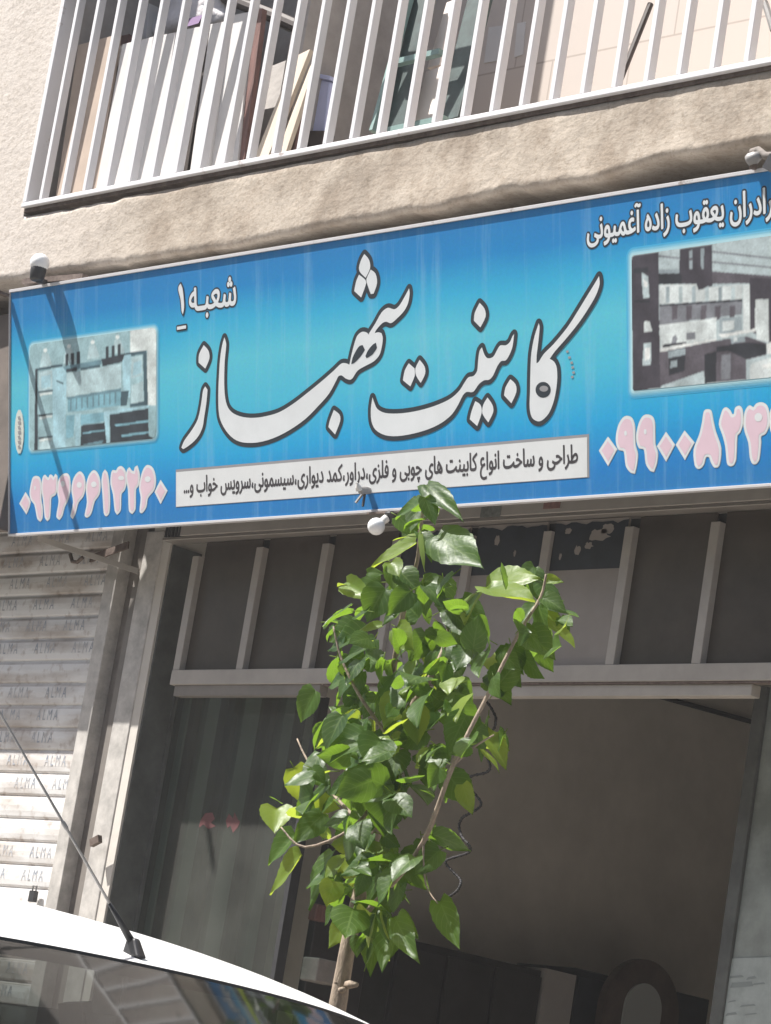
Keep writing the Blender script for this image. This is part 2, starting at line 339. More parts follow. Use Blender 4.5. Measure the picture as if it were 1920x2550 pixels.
# shop shell
b = MB()
b.box(-10.22, -10.10, -.28, 6.0, .28, 4.2, 'wall_inside')                   # left wall of the shop
b.box(-10.098, -5.6, 5.9, 6.0, .28, 4.2, 'wall_inside')
b.box(-5.7, -5.58, -.2, 5.898, .28, 4.2, 'wall_inside')
b.build('shop_wall', bld)
b = MB(); b.box(-10.098, -5.702, -.22, 5.898, 4.0, 4.1, 'ceiling'); b.build('shop_ceiling', bld)
b = MB(); b.box(-10.098, -5.702, -.238, 5.898, .2, .31, 'paving'); b.build('shop_floor', bld)
b = MB(); b.box(-15, -10.225, -.20, -.1, .28, 4.72, 'concrete_dark'); b.box(-10.224, -2, -.19, .1, 4.12, 4.72, 'concrete_dark'); b.box(-5.57, -2, -.28, -.15, .28, 4.1, 'wall_grey')
b.build('street_wall', bld)
b = MB(); b.box(-15, -10.3, -.098, 6, .2, 4.7, 'concrete_dark'); b.build('neighbour_shell', bld)

# ------------------------------------------------------------------ far side of the street (behind the camera; mirrored in the glass)
for k, (x0, x1, h, mname, lab) in enumerate([(-60, -34, 9.5, 'concrete_dark', 'dull brown building across the street, farthest left'), (-33.8, -16, 11.5, 'wall_grey', 'grey building across the street behind the street trees'), (-15.8, 6, 9, 'stucco', 'beige building directly across the street'), (6.2, 30, 12, 'wall_grey', 'tall grey building across the street, farthest right')]):
    ob = thing('opposite_building', lab, 'building', ((x0+x1)/2, -16.2, .28))
    b = MB(); b.box(x0, x1, -26, -16.2, .28, h, mname); b.build('wall', ob)
    wproto = None
    for xx in range(int(x0)+1, int(x1)-2, 3):
        for z in (1.0, 4.2, 7.2):
            if z+1.8 > h: continue
            if wproto is None: b = MB(); b.box(-.75, .75, -16.196, -16.15, 0, 1.6, 'dark_metal'); wproto = o = b.build('window', ob)
            else: o = wproto.copy(); COL.objects.link(o)
            o.matrix_parent_inverse = Matrix.Translation(-ob.location); o.location = (xx+.75, 0, z)
for k, (tx, th) in enumerate([(-36, 7.5), (-29, 6.5), (-22, 8), (-9, 7)]):
    tt = thing('street_tree', ('leafy street tree across the road, farthest left','small leafy street tree across the road, second from the left','tallest leafy street tree across the road','leafy street tree across the road, farthest right')[k], 'tree', (tx, -13.6, .28), 'street trees across the road')
    b = MB(); b.tube([(tx,-13.6,.28),(tx+.1,-13.6,th*.4),(tx,-13.5,th*.8)], [.16,.12,.05], 'bark', 8); b.build('trunk', tt, smooth=True)
    b = MB(); rr_ = random.Random(k)
    for i in range(1400):
        d = V((rr_.gauss(0,1), rr_.gauss(0,1), rr_.gauss(0,1))).normalized()*(rr_.random()**.4); p = V((tx, -13.6, th*.68))+V((d.x*2.1, d.y*1.7, d.z*th*.33)); a = V((rr_.gauss(0,1), rr_.gauss(0,1), rr_.gauss(0,1))).normalized(); c = a.orthogonal().normalized()*.16; e = a.cross(c)
        b.add([p-c, p+e*.6, p+c, p-e*.6], [(0,1,2,3)], 'leaf')
    b.build('crown', tt)

# ------------------------------------------------------------------ balcony railing
rl = thing('balcony_railing', 'white metal grille of upright bars across the upper balcony', 'railing', (-9, -.8, 5.0))
b = MB(); b.box(-10.835, -2.0, -.800, -.757, 5.006, 5.0265, 'white_paint'); b.build('bottom_rail', rl, bevel=.003)
b = MB(); b.box(-10.835, -2.0, -.782, -.74, 4.990, 5.0055, 'rusty_metal'); b.build('rail_seat', rl)  # dark strip filling the gap, standing in for shadow under the rail
b = MB(); b.box(-10.835, -2.0, -.80, -.757, 5.98, 6.02, 'white_paint'); b.build('top_rail', rl, bevel=.003)
b = MB(); b.box(-10.83, -10.805, -.80, -.74, 5.027, 5.979, 'white_paint'); b.build('end_post', rl, bevel=.002)
b = MB(); b.box(-.0105, .0105, -.798, -.764, 5.027, 5.979, 'white_paint'); bar0 = b.build('bar', rl, bevel=.002)
k = 0
for k in range(42):
    bx = -10.709+k*.1484
    o = bar0 if k == 0 else bar0.copy()
    if k: COL.objects.link(o)
    o.parent = rl; o.matrix_parent_inverse = Matrix.Identity(4)
    o.location = V((bx, 0, 0))-rl.location; o.rotation_euler = (0, 0, random.uniform(-.05, .05))
    if k: pass
# rotation is about the world y axis origin, so keep bars straight
for o in rl.children:
    if o.name.startswith('bar'): o.rotation_euler = (0, 0, 0)

# ------------------------------------------------------------------ things kept on the balcony
def board(name, mname, bl, br, tr, tl, yb, yt, th, label, cat, group=None, drop=.05):
    BL, BR = P(*bl, yb), P(*br, yb); TR, TL = P(*tr, yt), P(*tl, yt)
    BL = BL+(BL-TL).normalized()*drop; BR = BR+(BR-TR).normalized()*drop
    nrm = (BR-BL).cross(TL-BL).normalized()
    if nrm.y > 0: nrm = -nrm
    b = MB(); q = [BL, BR, TR, TL]; b.hexa([p-nrm*th for p in q], q, mname)
    return tag(b.build(name, bevel=.0015), label, cat, group)
G = 'boards leaning behind the balcony bars'
board('kraft_board', 'kraft', (140,478), (246,457), (296,84), (194,112), -.715, -.70, .016, 'brown board at the far left of the balcony, darkest of the leaning boards', 'board', G)
board('wooden_block', 'redwood', (285,140), (310,135), (322,84), (296,90), -.50, -.48, .03, 'small brown wood piece sticking up between the brown and white boards', 'wood piece')
board('white_board', 'melamine', (240,462), (330,444), (382,91), (305,110), -.72, -.70, .016, 'white board with the lowest top, next to the brown board', 'board', G)
board('white_board', 'melamine', (334,442), (385,432), (437,80), (385,91), -.71, -.69, .016, 'white board second from the brown board, speckled with small marks', 'board', G)
board('white_board', 'melamine', (388,431), (446,420), (499,66), (443,76), -.72, -.70, .016, 'white board just left of the narrow dark gap between boards', 'board', G)
board('white_board', 'melamine', (474,418), (520,409), (566,52), (524,60), -.715, -.69, .016, 'white board just right of the dark gap between boards', 'board', G)
board('white_board', 'melamine', (523,408), (592,396), (626,28), (568,40), -.70, -.67, .016, 'tallest white board, beside the dark red plank', 'board', G)
board('red_plank', 'redwood', (592,398), (608,394), (654,20), (638,25), -.69, -.66, .025, 'dark red upright plank right of the white boards', 'plank')
board('dark_panel', 'dark_wood', (150,478), (600,396), (640,60), (200,130), -.62, -.60, .012, 'dark panel standing behind the white boards', 'panel')
board('pine_plank', 'pine', (632,395), (668,388), (772,122), (735,140), -.71, -.66, .02, 'pale pine plank leaning left, the wider of the two slanted planks', 'plank', 'slanted pine planks')
board('pine_plank', 'pine', (688,384), (712,378), (792,135), (772,165), -.725, -.69, .02, 'pale narrow pine plank leaning in front of the wide pine plank', 'plank', 'slanted pine planks')
board('brown_plank', 'redwood', (712,378), (732,374), (756,235), (744,255), -.69, -.67, .02, 'short reddish plank beside the light blue bin', 'plank')
board('grey_panel', 'wall_grey', (640,392), (672,384), (712,150), (674,165), -.50, -.40, .015, 'dull grey-brown sheet behind the slanted pine planks', 'panel')
# blue bin
bn = thing('storage_bin', 'light blue plastic bin standing behind the balcony bars', 'bin', P(790, 340, -.45))
b = MB()
q0 = [P(762,325,-.52), P(806,335,-.52)]; q1 = [P(782,192,-.52), P(822,203,-.52)]
dv = V((0, .035, 0)); b.hexa([q0[0], q0[1], q0[1]+dv, q0[0]+dv], [q1[0], q1[1], q1[1]+dv, q1[0]+dv], 'bin_blue'); b.build('body', bn, bevel=.006)
b = MB(); c0 = [q1[0]+V((-.01,-.012,0)), q1[1]+V((.01,-.012,0))]; up = V((0,0,.018)); dv2 = V((0,.06,0))
b.hexa([c0[0], c0[1], c0[1]+dv2, c0[0]+dv2], [c0[0]+up, c0[1]+up, c0[1]+dv2+up, c0[0]+dv2+up], 'bin_blue'); b.build('rim', bn, bevel=.003)
b = MB(); s0 = [P(758,352,-.54), P(802,352,-.54)]
b.hexa([p+V((0,0,-.06)) for p in (s0[0], s0[1], s0[1]+dv2, s0[0]+dv2)], [p+V((0,0,.045)) for p in (s0[0], s0[1], s0[1]+dv2, s0[0]+dv2)], 'dark_wood')
tag(b.build('wooden_crate', bevel=.004), 'dark wooden crate under the light blue bin', 'crate')
# white sack on the boards
def blob(name, c, rx, ry, rz, mname, seed, parent=None):
    bm = bmesh.new(); bmesh.ops.create_icosphere(bm, subdivisions=4, radius=1)
    for v in bm.verts:
        p = v.co; k = 1+.25*noise.noise(p*1.6+V((seed,0,0)))+.1*noise.noise(p*5+V((0,seed,0)))
        v.co = V((p.x*rx*k, p.y*ry*k, p.z*rz*k))+V(c)
    me = bpy.data.meshes.new(name); bm.to_mesh(me); bm.free(); me.materials.append(MT[mname]); me.polygons.foreach_set('use_smooth', [True]*len(me.polygons))
    o = bpy.data.objects.new(name, me); COL.objects.link(o)
    if parent: o.parent = parent; o.matrix_parent_inverse = Matrix.Translation(-parent.location)
    return o
sk = thing('plastic_sack', 'crumpled white sack with purple print lying above the white boards', 'sack', P(480, 60, -.33))
blob('sack_body', P(478, 45, -.33), .26, .08, .105, 'sack', 3, sk)
b = MB(); a0 = P(452,70,-.425); a1 = P(494,58,-.425); hh = V((0, .015, .045)); b.hexa([a0, a1, a1+V((0,.003,0)), a0+V((0,.003,0))], [a0+hh, a1+hh, a1+hh+V((0,.003,0)), a0+hh+V((0,.003,0))], 'purple'); b.build('print', sk)
board('paper_box', 'melamine', (296,84), (318,82), (320,32), (299,36), -.40, -.40, .08, 'small white box in front of the grey wall above the white boards', 'box', drop=0)
board('paper_box', 'melamine', (342,100), (364,95), (372,8), (352,12), -.40, -.40, .06, 'tall white box behind the bars left of the white sack', 'box', drop=0)
b = MB(); b.tube([P(560,-8,-.35), P(700,48,-.35), P(868,122,-.35)], .028, 'dark_wood', 10); b.tube([P(590,10,-.33), P(720,72,-.33), P(872,118,-.33)], .012, 'grey_metal', 8)
tag(b.build('wooden_pole'), 'dark wooden pole slanting down towards the grey partition', 'pole')
# green steel frame
gf = thing('metal_door_frame', 'dark green steel frame leaning on the grey partition of the balcony', 'frame', P(960, 300, -.55))
def gbar(name, a, c, wpx, y0, y1, mname, d=.03):
    A, B = P(*a, y0), P(*c, y1); W = (P(a[0]+wpx, a[1], y0)-A).length; b = MB(); off = V((W/2, 0, 0)); b.bar(A+off, B+off, (1,0,0), W, d, mname); return b.build(name, gf, bevel=.002)
gbar('side_post', (925,330), (1020,-15), 8, -.62, -.50, 'green_light'); gbar('side_post', (1093,310), (1175,-15), 50, -.56, -.44, 'green_metal')
b = MB(); A, B = P(975,160,-.60), P(1100,130,-.60); b.bar(A, B, (0,0,1), .022, .03, 'green_light'); b.build('cross_bar', gf)
b = MB(); A, B = P(955,330,-.63), P(1110,296,-.62); b.bar(A, B, (0,0,1), .022, .03, 'green_light'); b.build('cross_bar', gf)
b = MB(); q = [P(940,335,-.585), P(1005,320,-.58), P(1085,-20,-.47), P(1020,-20,-.48)]; b.hexa([p+V((0,.012,0)) for p in q], q, 'green_metal'); b.build('infill_panel', gf)
board('cream_block_slab', 'wall_cream', (1032,302), (1085,292), (1098,165), (1060,178), -.50, -.46, .04, 'cream slab standing behind the green steel frame', 'slab')
board('cream_block_slab', 'wall_cream', (1072,140), (1100,132), (1128,0), (1112,6), -.44, -.42, .04, 'upper cream slab showing above the crossbar of the green frame', 'slab')
def add_sun_patch(pts, label):                                       # pale sheets standing in for sunlight patches on the back wall
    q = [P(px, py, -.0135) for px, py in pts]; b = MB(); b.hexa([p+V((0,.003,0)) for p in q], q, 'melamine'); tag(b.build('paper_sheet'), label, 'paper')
add_sun_patch([(1205,157),(1262,148),(1275,60),(1217,68)], 'blank cream sheet on the shaded balcony wall, wider of the two sheets')
add_sun_patch([(1280,143),(1302,136),(1309,54),(1288,58)], 'narrow cream sheet on the shaded balcony wall beside the wider sheet')
b = MB(); b.tube([P(1540,210,-.70), P(1620,10,-.60)], .011, 'dark_wood', 8); tag(b.build('wooden_stick'), 'thin brown stick leaning behind the bars at the bright wall', 'stick')
b = MB(); b.tube([P(1880,-2,-.7), P(1905,8,-.7), P(1914,35,-.7), P(1926,75,-.7)], .012, 'grey_metal', 8); tag(b.build('bent_pipe'), 'bent grey pipe at the top right corner behind the bars', 'pipe')
b = MB(); b.box(-9.34, -7, -.55, -.30, 4.968, 4.999, 'wall_grey'); tag(b.build('floor_slab_strip'), 'grey threshold strip lying behind the bars at the partition', 'threshold')

# ------------------------------------------------------------------ signboard
SX0, SX1 = -10.757, -6.30
SB, ST = V((0, -.602, 3.649)), V((0, -.820, 4.618))
sv = (ST-SB).normalized(); sn = V((0, -sv.z, sv.y)); SH = (ST-SB).length; SW = SX1-SX0
def SP(px, py):                                                            # photo pixel -> (u, v) on the sign face
    d = ray(px, py); p = CAM + d*(((SB-CAM).dot(sn))/d.dot(sn)); return (p.x-SX0, (p-SB).dot(sv))
sign = thing('signboard', 'long blue shop signboard with large white Persian lettering above the shopfront', 'sign', (SX0, SB.y, SB.z))
SM = Matrix((V((1,0,0)), sv, sn)).transposed().to_4x4(); SM.translation = V((SX0, SB.y, SB.z))
def S3(u, v, h): return SM @ V((u, v, h))
def sign_obj(name, vs, fs, ms, mats, parent=sign):
    me = bpy.data.meshes.new(name); me.from_pydata([tuple(v) for v in vs], [], fs)
    for k in mats: me.materials.append(MT[k])
    me.polygons.foreach_set('material_index', ms)
    o = bpy.data.objects.new(name, me); COL.objects.link(o); o.parent = parent
    o.matrix_parent_inverse = Matrix.Translation(-sign.location) if parent is sign else Matrix.Identity(4)
    if parent is not sign: o.matrix_parent_inverse = parent.matrix_parent_inverse.inverted() @ Matrix.Translation(-sign.location) if False else Matrix.Identity(4)
    o.matrix_basis = SM if parent is sign else Matrix.Identity(4)
    return o
class Flat:                                                               # printed shapes, each layer a little above the last
    def __init__(s): s.v = []; s.f = []; s.m = []; s.mats = []
    def tri(s, vs2, tris, h, mname):
        if mname not in s.mats: s.mats.append(mname)
        k = s.mats.index(mname); o = len(s.v); s.v += [(x, y, h) for x, y in vs2]
        for t in tris:
            a, c, d = (vs2[i] for i in t[:3])
            if (c[0]-a[0])*(d[1]-a[1])-(c[1]-a[1])*(d[0]-a[0]) < 0: t = tuple(reversed(t))
            s.f.append(tuple(i+o for i in t)); s.m.append(k)
    def poly(s, pts, h, mname):
        tr = tessellate_polygon([[V((x, y, 0)) for x, y in pts]]); s.tri(pts, [tuple(t) for t in tr], h, mname)
    def stroke(s, loops, wd, h, mname, closed=True):
        vs = []; fc = []
        for L in loops:
            n = len(L); o = len(vs)
            if closed and n > 2:
                A = sum(L[i][0]*L[(i+1) % n][1]-L[(i+1) % n][0]*L[i][1] for i in range(n)); LL = L if A > 0 else L[::-1]
                for t in tessellate_polygon([[V((x, y, 0)) for x, y in LL]]):
                    q = [LL[i] for i in t]; ar = (q[1][0]-q[0][0])*(q[2][1]-q[0][1])-(q[1][1]-q[0][1])*(q[2][0]-q[0][0])
                    if abs(ar) < 1e-9: continue
                    if ar < 0: q = q[::-1]
                    o = len(vs); vs += q; fc.append([o, o+1, o+2])
            for i in range(n if closed else n-1):
                a, c = V(L[i]), V(L[(i+1) % n]); d = c-a
                if d.length < 1e-6: continue
                d.normalize(); nn = V((-d.y, d.x))*wd
                o = len(vs); vs += [tuple(a-nn), tuple(c-nn), tuple(c+nn), tuple(a+nn)]; fc.append([o, o+1, o+2, o+3])
            for x, y in L:
                o = len(vs); vs += [(x+wd*cos(2*pi*k/10), y+wd*sin(2*pi*k/10)) for k in range(10)]; fc.append(list(range(o, o+10)))
        s.union(vs, fc, h, mname)
    def union(s, vs, fc, h, mname):                                        # one flat sheet covering all the given faces
        r = delaunay_2d_cdt([V(p) for p in vs], [], fc, 0, 1e-6)
        P2 = np.array([tuple(p) for p in r[0]]); T3 = [t for t in r[2] if len(t) == 3]; cen = P2[np.array(T3)].mean(1); keep = np.zeros(len(T3), bool); order = np.argsort(cen[:, 0]); cs = cen[order]; F2 = np.array(vs)
        for f in fc:
            p = F2[f]; a_, b_ = np.searchsorted(cs[:, 0], (p[:, 0].min(), p[:, 0].max()))
            if b_ <= a_: continue
            c = cs[a_:b_]; q = np.roll(p, -1, 0); e = q-p
            keep[order[a_:b_]] |= ((e[None, :, 0]*(c[:, None, 1]-p[None, :, 1])-e[None, :, 1]*(c[:, None, 0]-p[None, :, 0])) >= -1e-10).all(1)
        s.tri([tuple(p) for p in P2.tolist()], [tuple(t) for t, k in zip(T3, keep) if k], h, mname)
    def fat(s, q, f, wd, h, mname):
        vs = []; fc = []; cnt = {}
        for t in f:
            p = [q[i] for i in t]; A = sum(p[i][0]*p[(i+1) % len(p)][1]-p[(i+1) % len(p)][0]*p[i][1] for i in range(len(p)))
            if abs(A) > 1e-9: o = len(vs); vs += p if A > 0 else p[::-1]; fc.append(list(range(o, o+len(p))))
            for i in range(len(t)):
                e = tuple(sorted((tuple(round(c, 6) for c in q[t[i]]), tuple(round(c, 6) for c in q[t[(i+1) % len(t)]])))); cnt[e] = cnt.get(e, 0)+1
        for (a, c), k in cnt.items():
            if k > 1 or a == c: continue
            a, c = V(a), V(c); d = (c-a).normalized(); nn = V((-d.y, d.x))*wd
            o = len(vs); vs += [tuple(a-nn), tuple(c-nn), tuple(c+nn), tuple(a+nn)]; fc.append([o, o+1, o+2, o+3])
            o = len(vs); vs += [(a.x+wd*cos(2*pi*k/6), a.y+wd*sin(2*pi*k/6)) for k in range(6)]; fc.append(list(range(o, o+6)))
        s.union(vs, fc, h, mname)
    def build(s, name, parent=sign): return sign_obj(name, s.v, s.f, s.m, s.mats, parent)
def smooth_loop(pts, it=3, corner=50):
    out = []; n = len(pts)
    def sharp(i):
        a = V(pts[i])-V(pts[i-1]); c = V(pts[(i+1) % n])-V(pts[i]); return a.length > 1e-9 and c.length > 1e-9 and math.degrees(a.angle(c)) > corner
    for i in range(n):
        p0, p1, p2, p3 = (V(pts[(i+k) % n]) for k in (-1, 0, 1, 2))
        t1 = (p2-p0)*.5 if not sharp(i) else (p2-p1)*.5; t2 = (p3-p1)*.5 if not sharp((i+1) % n) else (p2-p1)*.5
        L = (p2-p1).length
        for t in (t1, t2):
            if t.length > L: t *= L/t.length
        for k in range(it):
            t = k/it; out.append(tuple(p1*(2*t**3-3*t*t+1)+t1*(t**3-2*t*t+t)+p2*(-2*t**3+3*t*t)+t2*(t**3-t*t)))
    return out
def crop(pts, ox, oy, s): return [SP(ox+x/s, oy+y/s) for x, y in pts]
def inset(pts, d):
    n = len(pts); A = sum(pts[i][0]*pts[(i+1) % n][1]-pts[(i+1) % n][0]*pts[i][1] for i in range(n)); sg = 1 if A > 0 else -1; out = []
    for i in range(n):
        a, p, c = V(pts[i-1]), V(pts[i]), V(pts[(i+1) % n]); d1 = (p-a).normalized(); d2 = (c-p).normalized(); t = (d1+d2)
        if t.length < 1e-4: out.append(tuple(p)); continue
        t.normalize(); nn = V((-t.y, t.x))*sg; k = d/max(.55, nn.dot(V((-d1.y, d1.x))*sg)); out.append(tuple(p+nn*k))
    return out

def sign_blue():
    M = mat('sign_blue', (.05, .3, .6), .38); n = M.node_tree; b = n.nodes['Principled BSDF']; b.inputs['Specular IOR Level'].default_value = .25
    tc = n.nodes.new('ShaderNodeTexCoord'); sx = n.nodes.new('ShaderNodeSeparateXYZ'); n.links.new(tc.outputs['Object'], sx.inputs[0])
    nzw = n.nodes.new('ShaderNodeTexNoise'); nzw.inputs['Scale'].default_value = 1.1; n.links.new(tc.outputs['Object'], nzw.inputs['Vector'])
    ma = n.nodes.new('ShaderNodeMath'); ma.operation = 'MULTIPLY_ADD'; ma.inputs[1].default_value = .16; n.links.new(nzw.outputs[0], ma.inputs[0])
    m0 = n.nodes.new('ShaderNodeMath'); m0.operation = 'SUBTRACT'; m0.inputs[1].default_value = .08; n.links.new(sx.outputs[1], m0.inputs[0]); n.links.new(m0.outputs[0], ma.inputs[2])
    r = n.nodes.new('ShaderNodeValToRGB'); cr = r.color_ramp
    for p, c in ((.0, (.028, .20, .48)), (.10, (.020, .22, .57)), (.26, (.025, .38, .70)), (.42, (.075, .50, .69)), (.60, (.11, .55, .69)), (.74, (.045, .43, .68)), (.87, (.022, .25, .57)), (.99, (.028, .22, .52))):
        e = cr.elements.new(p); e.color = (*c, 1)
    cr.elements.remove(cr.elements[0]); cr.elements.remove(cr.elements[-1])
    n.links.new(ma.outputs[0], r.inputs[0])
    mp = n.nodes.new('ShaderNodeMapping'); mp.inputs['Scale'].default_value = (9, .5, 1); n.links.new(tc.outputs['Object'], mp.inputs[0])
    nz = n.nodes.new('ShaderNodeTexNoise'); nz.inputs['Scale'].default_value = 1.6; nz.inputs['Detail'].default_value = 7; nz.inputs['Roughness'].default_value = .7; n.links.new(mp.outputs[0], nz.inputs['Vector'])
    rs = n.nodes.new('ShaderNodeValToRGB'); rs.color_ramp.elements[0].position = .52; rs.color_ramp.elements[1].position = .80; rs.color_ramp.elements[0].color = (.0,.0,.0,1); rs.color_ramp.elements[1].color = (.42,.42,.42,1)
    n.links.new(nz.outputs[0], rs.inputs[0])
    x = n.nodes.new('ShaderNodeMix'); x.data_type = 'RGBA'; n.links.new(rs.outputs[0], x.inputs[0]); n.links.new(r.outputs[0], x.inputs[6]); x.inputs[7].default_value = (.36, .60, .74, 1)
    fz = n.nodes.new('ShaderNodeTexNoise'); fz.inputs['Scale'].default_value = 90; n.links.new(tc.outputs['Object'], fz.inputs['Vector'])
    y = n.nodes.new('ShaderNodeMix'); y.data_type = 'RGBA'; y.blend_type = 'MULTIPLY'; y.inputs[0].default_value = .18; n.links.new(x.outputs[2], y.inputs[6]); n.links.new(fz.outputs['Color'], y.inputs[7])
    n.links.new(y.outputs[2], b.inputs['Base Color']); return M
MT['sign_blue'] = sign_blue()
def ink(name, c, var=.06): MT[name] = mat(name, c, .45, var=var, vscale=6, spec=.25)
ink('ink_white', (.69, .72, .73)); ink('ink_black', (.035, .045, .055)); ink('ink_pink', (.70, .53, .60)); ink('ink_strip', (.69, .71, .71)); ink('ink_grey', (.30, .30, .31))
ink('ink_text', (.07, .065, .07), .3); ink('ink_glow', (.42, .66, .72)); ink('ink_cream', (.62, .66, .60))
PC = {}
for nme, c in dict(pa=(.30,.46,.49), pb=(.42,.56,.58), pc=(.20,.40,.47), pd=(.055,.10,.12), pe=(.13,.24,.28), pf=(.62,.68,.66), pg=(.035,.045,.055), ph=(.34,.54,.60),
                   qa=(.055,.05,.062), qb=(.10,.09,.105), qc=(.42,.50,.51), qd=(.58,.63,.62), qe=(.30,.36,.38), qf=(.030,.033,.04), qg=(.19,.20,.22), qh=(.66,.68,.66)).items(): PC['print_'+nme] = c
MT['print_qc'] = mat('print_qc', PC['print_qc'], .45, spec=.25)

def sheet(x0, x1, y0, y1, h): return [(x0,y0,h),(x1,y0,h),(x1,y1,h),(x0,y1,h)]
# panel (hollow box) + edge frame
D = .055
vs = sheet(0, SW, 0, SH, 0)+sheet(0, SW, 0, SH, -D)
fs = [(0,1,2,3),(7,6,5,4),(0,4,5,1),(1,5,6,2),(2,6,7,3),(3,7,4,0)]
sign_obj('panel', vs, fs, [0,1,1,1,1,1], ['sign_blue', 'grey_metal'])
b = MB(); t = .013
for (u0_, u1_, v0_, v1_) in ((-.004, SW+.004, SH+.001, SH+t), (-.004, SW+.004, -t*.8, -.001), (-t*.5, -.0045, -t*.8, SH+t)):
    b.hexa([S3(u0_,v0_,-D-.002), S3(u1_,v0_,-D-.002), S3(u1_,v1_,-D-.002), S3(u0_,v1_,-D-.002)], [S3(u0_,v0_,.006), S3(u1_,v0_,.006), S3(u1_,v1_,.006), S3(u0_,v1_,.006)], 'white_paint')
b.build('edge_trim', sign, bevel=.0015)

A_ = (420, 600, 2.5242); B_ = (880, 640, 2.5242)
fillA = [
 [(222,655),(252,690),(258,740),(232,803),(190,765),(193,712)],
 [(232,914),(246,935),(240,1010),(225,1110),(215,1170),(190,1225),(150,1270),(95,1308),(82,1298),(100,1255),(150,1185),(185,1120),(205,1030),(218,940)],
 [(352,606),(364,650),(354,760),(351,900),(358,990),(375,1048),(410,1085),(470,1107),(540,1112),(620,1100),(700,1075),(790,1020),(880,950),(960,885),(1040,815),(1085,772),(1112,768),(1138,778),(1150,720),(1165,660),(1185,600),(1215,572),(1245,575),(1261,590),(1262,580),(1300,520),(1340,450),(1380,420),(1420,430),(1450,408),(1480,360),(1513,298),(1517,330),(1507,390),(1482,440),(1440,485),(1400,517),(1370,508),(1345,517),(1310,555),(1296,580),(1320,574),(1340,580),(1348,612),(1341,670),(1325,720),(1290,758),(1240,785),(1190,815),(1160,860),(1143,873),(1115,865),(1090,846),(1070,850),(1058,872),(1010,960),(940,1040),(860,1120),(760,1190),(660,1240),(560,1267),(470,1267),(410,1243),(360,1190),(325,1120),(315,1050),(314,950),(318,850),(325,740),(338,655)],
 [(1232,82),(1262,120),(1268,172),(1240,232),(1206,198),(1198,168),(1212,118)], [(1198,212),(1236,242),(1243,268),(1212,356),(1168,315),(1180,255)], [(1272,180),(1302,206),(1312,265),(1290,332),(1272,334),(1247,262),(1246,236)],
 [(1040,1062),(1076,1092),(1080,1132),(1048,1217),(1006,1170),(1015,1128)]]
holesA = [[(1222,655),(1236,685),(1208,728),(1168,768),(1150,774),(1158,735),(1180,690),(1202,660)], [(1305,640),(1312,672),(1285,713),(1246,738),(1239,724),(1255,688),(1285,652)]]
fillB = [
 [(350,668),(386,700),(388,745),(360,814),(313,775),(325,713)], [(418,646),(449,688),(453,735),(425,792),(396,745),(392,700)],
 [(122,882),(112,950),(115,1030),(140,1085),(200,1120),(280,1126),(380,1110),(480,1080),(560,1040),(620,990),(660,930),(690,870),(715,848),(755,848),(790,800),(825,775),(855,772),(880,745),(905,690),(930,655),(960,650),(985,610),(1003,560),(1012,484),(1000,502),(985,535),(960,555),(925,556),(905,585),(880,628),(845,636),(825,612),(810,568),(795,590),(786,650),(780,715),(757,748),(725,756),(700,790),(670,838),(620,885),(560,917),(480,947),(380,972),(280,984),(200,980),(152,955),(132,912)],
 [(795,288),(826,325),(833,375),(800,443),(759,400),(765,350)],
 [(768,906),(801,930),(808,980),(780,1063),(733,1020),(745,968)], [(845,883),(876,930),(881,975),(850,1040),(813,985),(818,930)],
 [(988,768),(1021,800),(1026,850),(995,920),(949,870),(958,820)],
 [(1546,120),(1550,170),(1527,240),(1480,322),(1420,412),(1340,512),(1270,592),(1236,640),(1265,660),(1281,700),(1282,790),(1263,900),(1232,980),(1190,1025),(1160,1033),(1125,1010),(1110,950),(1112,850),(1115,700),(1121,600),(1140,500),(1167,416),(1173,440),(1165,530),(1154,618),(1153,668),(1166,660),(1200,608),(1260,548),(1350,438),(1420,328),(1480,230),(1520,165)]]
holeB = [[(1195+48*cos(a), 835-50*sin(a)) for a in [2*pi*k/20 for k in range(20)]]]
holeB2 = [[(1200+27*cos(a), 828-19*sin(a)) for a in [2*pi*k/16 for k in range(16)]]]
L1 = [smooth_loop(crop(p, *A_)) for p in fillA]; L2 = [smooth_loop(crop(p, *B_)) for p in fillB]
fl = Flat()
for L in L1+L2: fl.stroke([L], .0165, .0005+.00004*(L1+L2).index(L), 'ink_black')
for L in L1+L2: fl.poly(L, .0014, 'ink_white')
for p in holesA: fl.poly(smooth_loop(crop(p, *A_), 2), .0018, 'ink_black')
for p in holeB: fl.poly(crop(p, *B_), .0018, 'ink_black')
for p in holeB2: fl.poly(crop(p, *B_), .0022, 'ink_grey')
fl.build('main_lettering')

